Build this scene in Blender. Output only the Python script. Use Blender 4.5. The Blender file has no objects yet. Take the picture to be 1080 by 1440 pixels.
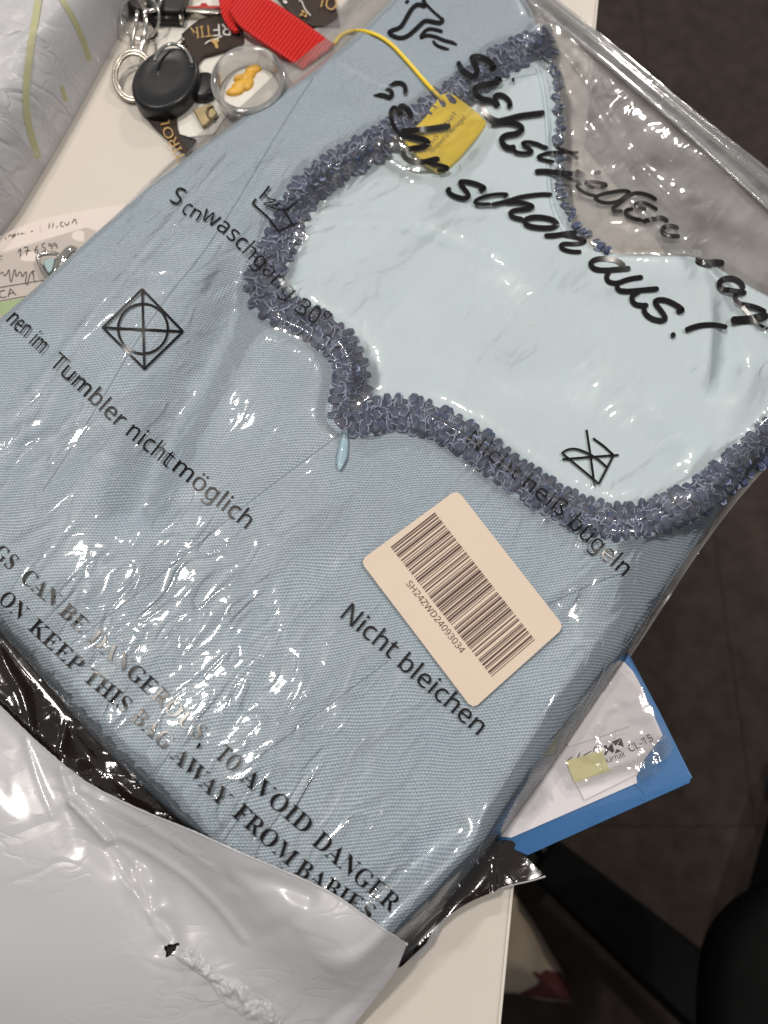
import bpy, bmesh, math, random
import numpy as np
from mathutils import Vector
from mathutils.geometry import tessellate_polygon

rnd = random.Random(7)
SC = bpy.context.scene
COL = SC.collection
rad = math.radians

# ------------------------------------------------------------------ camera
TILT, DIST, FPX = rad(18.5), 0.330, 720 / math.tan(rad(33.5))
CAM = np.array([0.0, -DIST * math.sin(TILT), DIST * math.cos(TILT)])
FWD = np.array([0.0, math.sin(TILT), -math.cos(TILT)])
UPV = np.array([0.0, math.cos(TILT), math.sin(TILT)])
cd = bpy.data.cameras.new("camera")
cd.sensor_fit = 'VERTICAL'
cd.sensor_height = 36.0
cd.lens = 18.0 / math.tan(rad(33.5))
cd.clip_start, cd.clip_end = 0.01, 50
cd.dof.use_dof = True
cd.dof.focus_distance = 0.305
cd.dof.aperture_fstop = 9.5
cam = bpy.data.objects.new("camera", cd)
cam.location = CAM
cam.rotation_euler = (TILT, 0, 0)
COL.objects.link(cam)
SC.camera = cam

# ------------------------------------------------------------------ light (indoor: ceiling lamps, one added fill lamp at right, soft room light)
W = bpy.data.worlds.new("World")
SC.world = W
W.use_nodes = True
W.node_tree.nodes["Background"].inputs[0].default_value = (0.95, 0.97, 1.0, 1)
W.node_tree.nodes["Background"].inputs[1].default_value = 0.235

def lamp(name, loc, aim, size, power, col):
    d = bpy.data.lights.new(name, 'AREA')
    d.shape, d.size, d.energy, d.color = 'DISK', size, power, col
    o = bpy.data.objects.new(name, d)
    o.location = loc
    o.rotation_euler = (Vector(aim) - Vector(loc)).to_track_quat('-Z', 'Y').to_euler()
    COL.objects.link(o)
    return o

lamp("area_lamp", (-0.62, 0.30, 1.75), (0, 0, 0), 0.17, 14.5, (1, 0.93, 0.85))
lamp("area_lamp", (1.5, 3.3, 1.9), (0.05, 0.05, 0), 0.24, 34, (1, 0.93, 0.86))
lamp("area_lamp", (-0.52, 1.25, 1.80), (0, 0, 0), 0.10, 8, (1, 0.93, 0.85))
lamp("area_lamp", (0.95, 0.10, 1.75), (0, 0, 0), 0.12, 11, (1, 0.93, 0.85))  # added fill lamp, lifts the dark right side of the dress

SC.view_settings.view_transform = 'Standard'
SC.view_settings.look = 'None'
SC.view_settings.exposure = 0.06
SC.view_settings.gamma = 1.0
SC.cycles.use_denoising = True
SC.cycles.transparent_max_bounces = 24
SC.cycles.max_bounces = 8
SC.cycles.sample_clamp_indirect = 4.0
SC.cycles.caustics_reflective = False
SC.cycles.caustics_refractive = False

# ------------------------------------------------------------------ numbers: rays, noise, grids
def rays(P):
    P = np.atleast_2d(np.asarray(P, float))
    d = FWD[None] + ((P[:, 0:1] - 540) / FPX) * np.array([[1.0, 0, 0]]) + ((720 - P[:, 1:2]) / FPX) * UPV[None]
    return d

def onz(P, z=0.0):
    """where a line of sight meets the level z: used to read real positions off the photograph"""
    d = rays(P)
    t = (z - CAM[2]) / d[:, 2]
    return CAM[None] + d * t[:, None]

def oneat(p, z=0.0):
    return Vector(onz([p], z)[0])

X0, X1, Y0, Y1 = -0.275, 0.30, -0.235, 0.37
class Grid:
    def __init__(s, step):
        s.h = step
        s.nx = int((X1 - X0) / step) + 1
        s.ny = int((Y1 - Y0) / step) + 1
        s.x = X0 + np.arange(s.nx) * step
        s.y = Y0 + np.arange(s.ny) * step
        s.X, s.Y = np.meshgrid(s.x, s.y)
    def sample(s, A, x, y):
        u = np.clip((np.asarray(x) - X0) / s.h, 0, s.nx - 1.001)
        v = np.clip((np.asarray(y) - Y0) / s.h, 0, s.ny - 1.001)
        i, j = u.astype(int), v.astype(int)
        a, b = u - i, v - j
        return (A[j, i] * (1 - a) * (1 - b) + A[j, i + 1] * a * (1 - b) + A[j + 1, i] * (1 - a) * b + A[j + 1, i + 1] * a * b)

def blur(A, sig, g):
    """gaussian blur, sigma in metres"""
    pad = int(4 * sig / g.h) + 1
    B = np.pad(A, pad, mode='edge')
    fy = np.fft.fftfreq(B.shape[0])[:, None]
    fx = np.fft.rfftfreq(B.shape[1])[None]
    k = np.exp(-2 * (math.pi * sig / g.h) ** 2 * (fx ** 2 + fy ** 2))
    return np.fft.irfft2(np.fft.rfft2(B) * k, s=B.shape)[pad:-pad, pad:-pad]

def smooth(P, n=2, closed=True):
    P = [tuple(p) for p in P]
    for _ in range(n):
        Q = []
        m = len(P)
        for i in range(m if closed else m - 1):
            a, b = P[i], P[(i + 1) % m]
            Q += [(a[0] * .75 + b[0] * .25, a[1] * .75 + b[1] * .25), (a[0] * .25 + b[0] * .75, a[1] * .25 + b[1] * .75)]
        P = Q if closed else [P[0]] + Q + [P[-1]]
    return P

def sdf(P, X, Y):
    """signed distance to a closed polygon, positive inside"""
    D = np.full(X.shape, 1e9)
    ins = np.zeros(X.shape, bool)
    n = len(P)
    for i in range(n):
        ax, ay = P[i][0], P[i][1]
        bx, by = P[(i + 1) % n][0], P[(i + 1) % n][1]
        ex, ey = bx - ax, by - ay
        t = np.clip(((X - ax) * ex + (Y - ay) * ey) / (ex * ex + ey * ey + 1e-18), 0, 1)
        D = np.minimum(D, (X - ax - t * ex) ** 2 + (Y - ay - t * ey) ** 2)
        if ay != by:
            c = ((ay > Y) != (by > Y)) & (X < (bx - ax) * (Y - ay) / (by - ay) + ax)
            ins ^= c
    return np.where(ins, 1, -1) * np.sqrt(D)

def pdist(P, X, Y):
    """distance to an open polyline"""
    D = np.full(X.shape, 1e9)
    for i in range(len(P) - 1):
        ax, ay, bx, by = P[i][0], P[i][1], P[i + 1][0], P[i + 1][1]
        ex, ey = bx - ax, by - ay
        t = np.clip(((X - ax) * ex + (Y - ay) * ey) / (ex * ex + ey * ey + 1e-18), 0, 1)
        D = np.minimum(D, (X - ax - t * ex) ** 2 + (Y - ay - t * ey) ** 2)
    return np.sqrt(D)

def noise(x, y, seed):
    """smooth random field, about unit variance, one feature per unit"""
    R = np.random.default_rng(seed).normal(size=(128, 128)) * 1.9
    i, j = np.floor(x).astype(int), np.floor(y).astype(int)
    a, b = x - i, y - j
    def w(t):
        return [(1 - t) ** 3 / 6, (3 * t ** 3 - 6 * t ** 2 + 4) / 6, (-3 * t ** 3 + 3 * t ** 2 + 3 * t + 1) / 6, t ** 3 / 6]
    wa, wb = w(a), w(b)
    S = 0
    for m in range(4):
        for n in range(4):
            S = S + R[(j + n) % 128, (i + m) % 128] * wa[m] * wb[n]
    return S

def sstep(a, b, x):
    t = np.clip((x - a) / (b - a), 0, 1)
    return t * t * (3 - 2 * t)

def rot(X, Y, deg):
    c, s = math.cos(rad(deg)), math.sin(rad(deg))
    return X * c + Y * s, -X * s + Y * c

# ------------------------------------------------------------------ object helpers
def thing(name, label, cat, loc=(0, 0, 0), group=None):
    o = bpy.data.objects.new(name, None)
    o.empty_display_size = 0.01
    o.location = loc
    COL.objects.link(o)
    o["label"], o["category"] = label, cat
    if group:
        o["group"] = group
    return o

def tag(o, label, cat, group=None):
    o["label"], o["category"] = label, cat
    if group:
        o["group"] = group
    return o

def world(o):
    v = Vector((0, 0, 0))
    while o is not None:
        v = v + o.location
        o = o.parent
    return v

def mesh(name, verts, faces, mat, parent=None, smoothed=True, mats=None, fm=None, loc=None):
    """one mesh object; verts are in world coordinates (or relative to loc)"""
    V = np.asarray(verts, np.float64).reshape(-1, 3)
    base = np.array(world(parent)) if parent is not None else np.zeros(3)
    if loc is not None:
        L = Vector(loc) - Vector(base)
    elif parent is None:
        c = V.mean(0)
        c[2] = V[:, 2].min()
        V = V - c
        L = Vector(c)
    else:
        V = V - base
        L = Vector((0, 0, 0))
    me = bpy.data.meshes.new(name)
    if isinstance(faces, np.ndarray):
        k = faces.shape[1]
        me.vertices.add(len(V))
        me.vertices.foreach_set("co", V.ravel().astype(np.float32))
        me.loops.add(faces.size)
        me.loops.foreach_set("vertex_index", faces.ravel().astype(np.int32))
        me.polygons.add(len(faces))
        me.polygons.foreach_set("loop_start", np.arange(0, faces.size, k, dtype=np.int32))
        me.update(calc_edges=True)
    else:
        me.from_pydata([tuple(v) for v in V], [], [tuple(f) for f in faces])
        me.update()
    for m in (mats or [mat]):
        me.materials.append(m)
    if fm is not None:
        me.polygons.foreach_set("material_index", np.asarray(fm, np.int32))
    me.polygons.foreach_set("use_smooth", [smoothed] * len(me.polygons))
    o = bpy.data.objects.new(name, me)
    o.location = L
    o.parent = parent
    COL.objects.link(o)
    return o

class MB:
    """collects shapes, then links them as one mesh"""
    def __init__(s):
        s.v, s.f = [], []
    def add(s, v, f):
        n = len(s.v)
        s.v += [tuple(p) for p in v]
        s.f += [tuple(i + n for i in q) for q in f]
        return s
    def tube(s, P, r, k=8, closed=False, flat=1.0):
        P = [Vector(p) for p in P]
        n = len(P)
        rr = r if isinstance(r, (list, tuple)) else [r] * n
        V, F = [], []
        for i in range(n):
            if closed:
                t = P[(i + 1) % n] - P[i - 1]
            else:
                t = P[min(i + 1, n - 1)] - P[max(i - 1, 0)]
            t = t.normalized() if t.length > 1e-9 else Vector((1, 0, 0))
            a = t.cross(Vector((0, 0, 1)))
            a = a.normalized() if a.length > 1e-4 else Vector((1, 0, 0))
            b = a.cross(t).normalized()
            for j in range(k):
                w = 2 * math.pi * j / k
                V.append(P[i] + (a * math.cos(w) + b * math.sin(w) * flat) * rr[i])
        m = n if closed else n - 1
        for i in range(m):
            for j in range(k):
                A, B = i * k, ((i + 1) % n) * k
                F.append((A + j, A + (j + 1) % k, B + (j + 1) % k, B + j))
        if not closed:
            F.append(tuple(range(k)))
            F.append(tuple((n - 1) * k + j for j in reversed(range(k))))
        return s.add(V, F)
    def prism(s, P, z0, z1, bev=0.0):
        """outline P (x, y) from z0 up to z1 with a chamfered upper edge"""
        P = [(p[0], p[1]) for p in P]
        A = sum(P[i - 1][0] * P[i][1] - P[i][0] * P[i - 1][1] for i in range(len(P)))
        if A < 0:
            P = P[::-1]
        n = len(P)
        rings = [(0, z0), (0, z1)] if not bev else [(0, z0), (0, z1 - bev), (bev * .3, z1 - bev * .3), (bev, z1)]
        V, F = [], []
        for ins, z in rings:
            for i in range(n):
                a, b, c = Vector(P[i - 1]), Vector(P[i]), Vector(P[(i + 1) % n])
                d1, d2 = (b - a), (c - b)
                n1 = Vector((-d1.y, d1.x)).normalized() if d1.length > 1e-9 else Vector((0, 0))
                n2 = Vector((-d2.y, d2.x)).normalized() if d2.length > 1e-9 else n1
                m = (n1 + n2)
                m = m.normalized() / max(.5, m.normalized().dot(n2)) if m.length > 1e-6 else n1
                q = b + m * ins
                V.append((q.x, q.y, z))
        for r in range(len(rings) - 1):
            for i in range(n):
                F.append((r * n + i, r * n + (i + 1) % n, (r + 1) * n + (i + 1) % n, (r + 1) * n + i))
        top = (len(rings) - 1) * n
        for t in tessellate_polygon([[Vector((V[top + i][0], V[top + i][1], 0)) for i in range(n)]]):
            F.append(orient(V, tuple(top + i for i in t), 1))
            F.append(orient(V, tuple(i for i in t), -1))
        return s.add(V, F)
    def lathe(s, c, prof, k=40, sx=1.0, sy=1.0, ang=0.0):
        V, F = [], []
        ca, sa = math.cos(ang), math.sin(ang)
        for r, z in prof:
            for j in range(k):
                w = 2 * math.pi * j / k
                x, y = r * math.cos(w) * sx, r * math.sin(w) * sy
                V.append((c[0] + x * ca - y * sa, c[1] + x * sa + y * ca, c[2] + z))
        for i in range(len(prof) - 1):
            for j in range(k):
                F.append((i * k + j, i * k + (j + 1) % k, (i + 1) * k + (j + 1) % k, (i + 1) * k + j))
        return s.add(V, F)
    def build(s, name, mat, parent=None, smoothed=True):
        return mesh(name, s.v, s.f, mat, parent, smoothed)

def orient(V, t, sgn):
    a, b, c = (V[i] for i in t)
    cr = (b[0] - a[0]) * (c[1] - a[1]) - (b[1] - a[1]) * (c[0] - a[0])
    return t if cr * sgn > 0 else t[::-1]

def autosharp(o, ang=35):
    o.data.set_sharp_from_angle(angle=rad(ang)) if hasattr(o.data, "set_sharp_from_angle") else None
    return o

def sheet(name, g, D, Z, mat, parent=None, skirt=None, fmask=None, flip=False):
    """the part of height grid Z where D > 0, its rim drawn onto D = 0; skirt: level the rim drops to"""
    ins = D > 0
    cell = ins[:-1, :-1] | ins[1:, :-1] | ins[:-1, 1:] | ins[1:, 1:]
    if fmask is not None:
        cell &= fmask
    J, I = np.nonzero(cell)
    a = J * g.nx + I
    Q = np.stack([a, a + 1, a + 1 + g.nx, a + g.nx], 1)
    used = np.unique(Q)
    mp = np.full(g.nx * g.ny, -1)
    mp[used] = np.arange(len(used))
    x, y, d = g.X.ravel()[used], g.Y.ravel()[used], D.ravel()[used]
    gy, gx = np.gradient(D, g.h)
    gl = np.hypot(gx, gy) + 1e-9
    gx, gy = (gx / gl).ravel()[used], (gy / gl).ravel()[used]
    out = d < 0
    x = np.where(out, x - d * gx, x)
    y = np.where(out, y - d * gy, y)
    z = np.where(out, g.sample(Z, x, y), Z.ravel()[used])
    V = np.stack([x, y, z], 1)
    F = mp[Q]
    if flip:
        F = F[:, ::-1]
    if skirt is not None:
        E = np.concatenate([F[:, [0, 1]], F[:, [1, 2]], F[:, [2, 3]], F[:, [3, 0]]])
        key = np.sort(E, 1)
        key = key[:, 0].astype(np.int64) * len(V) + key[:, 1]
        u, inv, cnt = np.unique(key, return_inverse=True, return_counts=True)
        B = E[cnt[inv] == 1]
        bv = np.unique(B)
        m2 = np.full(len(V), -1)
        m2[bv] = len(V) + np.arange(len(bv))
        lo = V[bv].copy()
        lo[:, 2] = skirt
        V = np.concatenate([V, lo])
        F = np.concatenate([F, np.stack([B[:, 1], B[:, 0], m2[B[:, 0]], m2[B[:, 1]]], 1)])
    return mesh(name, V, F, mat, parent)

def onsurf(P, H, g, off=0.0):
    """line of sight down to a height grid"""
    d = rays(P)
    hi, lo = float(H.max()) + off + .002, float(H.min()) + off - .002
    lev = np.linspace(hi, lo, 90)
    zin = np.full(len(d), lo)
    found = np.zeros(len(d), bool)
    prev = None
    for z in lev:
        t = (z - CAM[2]) / d[:, 2]
        e = z - g.sample(H, CAM[0] + d[:, 0] * t, CAM[1] + d[:, 1] * t) - off
        hit = (e <= 0) & ~found
        if prev is not None and hit.any():
            step = lev[0] - lev[1]
            zin[hit] = z + step * (-e[hit]) / (prev[hit] - e[hit] + 1e-12)
        found |= hit
        prev = e
        if found.all():
            break
    t = (zin - CAM[2]) / d[:, 2]
    x, y = CAM[0] + d[:, 0] * t, CAM[1] + d[:, 1] * t
    return np.stack([x, y, g.sample(H, x, y) + off], 1)

# ------------------------------------------------------------------ materials
class NT:
    def __init__(s, name):
        s.m = bpy.data.materials.new(name)
        s.m.use_nodes = True
        s.t = s.m.node_tree
        s.t.nodes.clear()
        s.out = s.n('ShaderNodeOutputMaterial')
    def n(s, typ, ins=None, **kw):
        o = s.t.nodes.new(typ)
        for k, v in kw.items():
            setattr(o, k, v)
        for k, v in (ins or {}).items():
            if isinstance(v, bpy.types.NodeSocket):
                s.t.links.new(v, o.inputs[k])
            else:
                o.inputs[k].default_value = v
        return o
    def math(s, op, a, b=0.0, c=0.0):
        return s.n('ShaderNodeMath', {0: a, 1: b, 2: c}, operation=op).outputs[0]
    def mixc(s, f, a, b):
        m = s.n('ShaderNodeMix', data_type='RGBA')
        for k, v in ((0, f), (6, a), (7, b)):
            if isinstance(v, bpy.types.NodeSocket):
                s.t.links.new(v, m.inputs[k])
            else:
                m.inputs[k].default_value = (v if k == 0 else tuple(v) + (1,) if len(v) == 3 else v)
        return m.outputs[2]
    def noise(s, vec, scale, detail=3, rough=.5):
        return s.n('ShaderNodeTexNoise', {'Vector': vec, 'Scale': scale, 'Detail': detail, 'Roughness': rough}).outputs[0]
    def ramp(s, f, a, b):
        return s.n('ShaderNodeMapRange', {0: f, 1: a, 2: b, 3: 0.0, 4: 1.0}).outputs[0]
    def bump(s, h, dist, strength=1.0):
        return s.n('ShaderNodeBump', {'Height': h, 'Distance': dist, 'Strength': strength}).outputs[0]
    def done(s, sh):
        s.t.links.new(sh, s.out.inputs[0])
        return s.m

def c4(c):
    return tuple(c) + (1,)

def plain(name, col, rough=.5, var=.12, nscale=60, bump=0.0, bscale=400, metal=0.0, coat=0.0, spec=.5, crease=0.0, cscale=24):
    t = NT(name)
    co = t.n('ShaderNodeTexCoord').outputs['Object']
    f = t.noise(co, nscale, 4)
    c = t.mixc(f, [v * (1 - var) for v in col], [min(1, v * (1 + var)) for v in col])
    rn = t.n('ShaderNodeMapRange', {0: t.noise(co, nscale * 2.3, 3), 1: .3, 2: .7, 3: max(.02, rough * .85), 4: min(1, rough * 1.15)}).outputs[0]
    b = t.n('ShaderNodeBsdfPrincipled', {'Base Color': c, 'Roughness': rn, 'Metallic': metal, 'Coat Weight': coat, 'Coat Roughness': .08, 'Specular IOR Level': spec})
    if bump:
        h = t.math('MULTIPLY', t.noise(co, bscale, 4, .6), bump)
        if crease:      # sharp creases of handled plastic: ridged noise, strong in places
            for k, (sc_, am) in enumerate(((cscale, 1.0), (cscale * 2.7, .35))):
                v = t.n('ShaderNodeMapping', {'Vector': co, 'Rotation': (0, 0, rad(-40 + 70 * k)), 'Scale': (1, 2.0, 1), 'Location': (k * .3, .2, 0)}).outputs[0]
                r = t.math('ABSOLUTE', t.math('SUBTRACT', t.n('ShaderNodeTexNoise', {'Vector': v, 'Scale': sc_, 'Detail': .4, 'Distortion': .8}).outputs[0], .5))
                r = t.math('MINIMUM', r, .07)
                h = t.math('ADD', h, t.math('MULTIPLY', t.math('MULTIPLY', r, t.ramp(t.noise(co, 17 + 9 * k, 1), .40, .62)), crease * am))
            vz = t.n('ShaderNodeVectorMath', {0: t.n('ShaderNodeTexNoise', {'Vector': co, 'Scale': 30.0, 'Detail': 1.0}).outputs[1], 'Scale': .022}, operation='SCALE').outputs[0]
            vz = t.n('ShaderNodeVectorMath', {0: co, 1: vz}, operation='ADD').outputs[0]
            vz = t.n('ShaderNodeMapping', {'Vector': vz, 'Rotation': (0, 0, rad(-35)), 'Scale': (.55, 1.3, 1)}).outputs[0]
            fd = t.n('ShaderNodeTexVoronoi', {'Vector': vz, 'Scale': cscale * 1.9}, voronoi_dimensions='2D').outputs['Distance']
            h = t.math('ADD', h, t.math('MULTIPLY', t.math('MULTIPLY', t.math('MULTIPLY', fd, fd), t.ramp(t.noise(co, 13, 1), .38, .66)), crease * .30))
        t.t.links.new(t.bump(h, 1.0), b.inputs['Normal'])
    return t.done(b.outputs[0])

def film(name, haze=.05, rough=.06, tint=(.97, .97, .97), micro=.00012, hcol=(.8, .79, .78), boost=1.0, crinkle=False):
    """thin clear plastic: see-through, mirror-like by Fresnel, a little milky"""
    t = NT(name)
    co = t.n('ShaderNodeTexCoord').outputs['Object']
    h = t.noise(co, 330, 2, .5)
    msk = t.ramp(t.noise(co, 38, 2), .45, .7)
    hh = t.math('MULTIPLY', h, t.math('ADD', t.math('MULTIPLY', msk, 1.0), .15))
    if crinkle:
        cr = t.n('ShaderNodeAttribute', attribute_name="crinkle").outputs['Fac']
        def layer(deg, sx, sy, det=0.0):
            v = t.n('ShaderNodeVectorRotate', {'Vector': co, 'Angle': rad(-deg)}, rotation_type='Z_AXIS').outputs[0]
            v = t.n('ShaderNodeMapping', {'Vector': v, 'Scale': (1 / sx, 1 / sy, 1 / sy)}).outputs[0]
            return t.n('ShaderNodeTexNoise', {'Vector': v, 'Scale': 1.0, 'Detail': det, 'Distortion': .7}).outputs[0]
        a = t.math('MULTIPLY', layer(50, .030, .0110, 0.0), .0013)
        def ridge(deg, sx, sy, K):      # rounded crests that run in long wandering loops
            r = t.math('MINIMUM', t.math('ABSOLUTE', t.math('SUBTRACT', layer(deg, sx, sy, .3), .5)), .16)
            return t.math('MULTIPLY', t.math('MULTIPLY', r, r), -K)
        b = t.math('ADD', ridge(52, .019, .0085, .0095), ridge(20, .0080, .0050, .0014))
        c = t.math('MULTIPLY', layer(40, .0060, .0035), .00006)
        knot = t.ramp(layer(10, .019, .015), .58, .70)
        s_ = t.math('ADD', t.math('ADD', a, b), t.math('MULTIPLY', c, t.math('ADD', t.math('MULTIPLY', knot, 1.3), .0)))
        hh = t.math('MULTIPLY', s_, cr)
        nb = t.bump(hh, 1.0)
    else:
        nb = t.bump(hh, micro)
    fr = t.n('ShaderNodeFresnel', {'IOR': 1.5, 'Normal': nb}).outputs[0]
    fr = t.math('MULTIPLY', fr, boost)
    tr = t.n('ShaderNodeBsdfTransparent', {'Color': c4(tint)}).outputs[0]
    gl = t.n('ShaderNodeBsdfGlossy', {'Color': (1, 1, 1, 1), 'Roughness': rough, 'Normal': nb}).outputs[0]
    if crinkle:         # scuffed film: a broad sheen under the sharp glints
        g2 = t.n('ShaderNodeBsdfGlossy', {'Color': (1, 1, 1, 1), 'Roughness': .34, 'Normal': nb}).outputs[0]
        gl = t.n('ShaderNodeMixShader', {0: .34, 1: gl, 2: g2}).outputs[0]
    df = t.n('ShaderNodeBsdfDiffuse', {'Color': c4(hcol)}).outputs[0]
    tl = t.n('ShaderNodeBsdfTranslucent', {'Color': c4(hcol)}).outputs[0]
    mk = t.n('ShaderNodeMixShader', {0: .4, 1: df, 2: tl}).outputs[0]
    hz = t.math('MULTIPLY', t.n('ShaderNodeMapRange', {0: t.noise(co, 55, 4), 1: .3, 2: .7, 3: .55, 4: 1.45}).outputs[0], haze)
    if crinkle:         # gathered, doubled film beyond the dress is milkier
        hz = t.math('MULTIPLY', hz, t.n('ShaderNodeAttribute', attribute_name="milk").outputs['Fac'])
    a = t.n('ShaderNodeMixShader', {0: hz, 1: tr, 2: mk}).outputs[0]
    return t.done(t.n('ShaderNodeMixShader', {0: fr, 1: a, 2: gl}).outputs[0])

def weave_mat():
    t = NT("blue_grey_weave")
    co = t.n('ShaderNodeTexCoord').outputs['Object']
    w = t.n('ShaderNodeTexNoise', {'Vector': co, 'Scale': 22.0, 'Detail': 2.0}).outputs[1]
    w = t.n('ShaderNodeVectorMath', {0: w, 1: (.5, .5, .5)}, operation='SUBTRACT').outputs[0]
    w = t.n('ShaderNodeVectorMath', {0: w, 'Scale': .010}, operation='SCALE').outputs[0]
    v = t.n('ShaderNodeVectorMath', {0: co, 1: w}, operation='ADD').outputs[0]
    v = t.n('ShaderNodeVectorRotate', {'Vector': v, 'Angle': rad(-4)}, rotation_type='Z_AXIS').outputs[0]
    s = t.n('ShaderNodeSeparateXYZ', {0: v})
    ku, kv = 2 * math.pi / .00125, 2 * math.pi / .00112
    row = t.math('MULTIPLY', s.outputs[1], kv)
    ph = t.math('MULTIPLY', t.math('FLOOR', t.math('MULTIPLY', s.outputs[1], kv / (2 * math.pi))), math.pi)
    a = t.math('SINE', t.math('ADD', t.math('MULTIPLY', s.outputs[0], ku), ph))
    b = t.math('SINE', row)
    # rounded thread crowns with dark gaps between rows
    h = t.math('ADD', t.math('MULTIPLY', a, .42), t.math('MULTIPLY', b, .62))
    slub = t.math('MULTIPLY', t.math('SUBTRACT', t.noise(co, 900, 2), .5), 1.2)
    h = t.math('ADD', h, slub)
    f = t.ramp(h, -.95, .85)
    c = t.mixc(f, (.22, .315, .425), (.77, .875, .955))
    big = t.noise(co, 30, 3)
    c = t.mixc(t.math('MULTIPLY', big, .35), c, (.40, .56, .69))
    nb = t.bump(h, .00022)
    p = t.n('ShaderNodeBsdfPrincipled', {'Base Color': c, 'Roughness': .72, 'Normal': nb, 'Sheen Weight': .15, 'Specular IOR Level': .25})
    return t.done(p.outputs[0])

def lining_mat():
    t = NT("pale_mint_lining")
    co = t.n('ShaderNodeTexCoord').outputs['Object']
    v = t.n('ShaderNodeMapping', {'Vector': co, 'Rotation': (0, 0, rad(8)), 'Scale': (900, 120, 100)}).outputs[0]
    f = t.noise(v, 1.0, 2)
    c = t.mixc(f, (.67, .80, .855), (.73, .855, .905))
    c = t.mixc(t.math('MULTIPLY', t.noise(co, 25, 3), .35), c, (.62, .78, .87))
    b = t.n('ShaderNodeBsdfPrincipled', {'Base Color': c, 'Roughness': .6, 'Sheen Weight': .2, 'Specular IOR Level': .3, 'Normal': t.bump(f, .00006)})
    return t.done(b.outputs[0])

M = {}
M['weave'] = weave_mat()
M['lining'] = lining_mat()
M['film'] = film("clear_film", haze=.05, rough=.045, crinkle=True)
M['film_low'] = film("clear_film_lower", haze=.44, rough=.12)
M['seal'] = film("clear_film_seal", haze=.28, rough=.10, micro=.0001, boost=1.3)
M['sleeve'] = film("clear_sleeve", haze=.05, rough=.08, micro=.0003)
M['tub'] = film("clear_tub_plastic", haze=.34, rough=.08, micro=.0001, boost=1.4)
M['ink'] = plain("black_ink", (.007, .006, .006), .22, .2, spec=.3)
M['brown_ink'] = plain("dark_brown_ink", (.07, .028, .022), .5, .1)
M['grey_ink'] = plain("grey_brown_ink", (.20, .13, .05), .5, .1)
M['pen'] = plain("dark_pen_ink", (.07, .055, .06), .5, .3)
M['desk'] = plain("beige_white_laminate", (.60, .55, .49), .42, .03, 14, .00002, 900)
M['deskedge'] = plain("pale_edge_band", (.66, .62, .56), .4, .04, 30)
M['steel_leg'] = plain("grey_painted_steel", (.35, .35, .36), .4, .05, 20)
M['carpet'] = plain("dark_carpet", (.054, .041, .035), .95, .5, 45, .0015, 260, spec=.1)
M['paper_label'] = plain("cream_label_paper", (.66, .54, .43), .55, .03, 40, .00003, 200)
M['yellow'] = plain("yellow_plastic", (.86, .62, .03), .4, .06, 90, .00003, 500)
M['pleat'] = plain("slate_blue_satin", (.043, .060, .125), .5, .35, 300, .0001, 2500)
M['pleat_rim'] = plain("pale_slate_thread", (.36, .41, .56), .5, .2, 500)
M['band'] = plain("dark_slate_band", (.05, .055, .11), .7, .3, 400, .0002, 1500)
M['seam'] = plain("seam_thread", (.22, .29, .36), .8, .2, 800)
M['zip'] = plain("pale_blue_enamel", (.29, .42, .50), .35, .05, 200, coat=.3)
M['stitch'] = plain("white_stitch_thread", (.72, .76, .76), .7, .05)
M['black_film'] = plain("black_glossy_poly", (.014, .009, .007), .13, .3, 50, .00012, 160, coat=.6, crease=.006, cscale=32)
M['mailer'] = plain("grey_white_poly", (.455, .455, .475), .33, .05, 25, .00005, 190, coat=.18, crease=.0036, spec=.3)
M['parcel'] = plain("crumpled_white_poly", (.50, .50, .515), .40, .08, 40, .0005, 85, crease=.008, cscale=30)
M['olive'] = plain("olive_print", (.44, .43, .25), .5, .1, 60)
M['chrome'] = plain("polished_steel", (.72, .69, .64), .14, .08, 90, metal=1.0)
M['dull_steel'] = plain("brushed_steel", (.50, .46, .40), .28, .12, 120, metal=1.0)
M['black_plastic'] = plain("black_plastic", (.008, .008, .009), .36, .2, 60, .00002, 900)
M['black_leather'] = plain("black_leather", (.012, .011, .011), .5, .3, 90, .0003, 700)
M['red_web'] = None
M['brown_web'] = None
M['white_card'] = plain("white_card", (.72, .69, .63), .5, .03, 30)
M['gold_ink'] = plain("gold_print", (.46, .28, .09), .5, .15, 300)
M['white_ink'] = plain("white_print", (.68, .64, .62), .5, .1, 300)
M['brass'] = plain("tarnished_brass", (.42, .33, .19), .3, .15, 100, metal=.9)
M['amber'] = plain("amber_yellow_candy", (.72, .40, .05), .35, .35, 220, .0004, 300)
M['note'] = plain("pinkish_note_paper", (.70, .62, .57), .6, .03, 40, .00005, 300)
M['green_strip'] = plain("pale_green_print", (.42, .56, .28), .5, .08, 60)
M['silver'] = plain("silver", (.80, .76, .70), .12, .05, 200, metal=1.0)
M['stone'] = plain("pale_teal_stone", (.33, .44, .45), .3, .08, 120, coat=.4)
M['folder'] = plain("blue_folder_card", (.035, .135, .33), .5, .12, 45, .00008, 400)
M['folder_edge'] = plain("blue_folder_edge", (.06, .17, .37), .6, .1, 100)
M['sheet'] = plain("lilac_white_paper", (.66, .63, .66), .6, .02, 30, .00004, 200)
M['sheet2'] = plain("white_paper_slip", (.70, .67, .68), .6, .02, 30)
M['pale_yellow'] = plain("pale_yellow_marker", (.66, .62, .33), .6, .04, 60)
M['chair'] = plain("black_chair_plastic", (.006, .006, .006), .9, .2, 20, .0001, 300, spec=.06)
M['cloth'] = plain("cream_cloth", (.42, .33, .24), .85, .2, 18, .002, 40)
M['cloth_red'] = plain("dark_red_print", (.085, .016, .012), .8, .25, 30)
M['red_thing'] = plain("red_plastic", (.42, .03, .02), .4, .25, 120)

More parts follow.
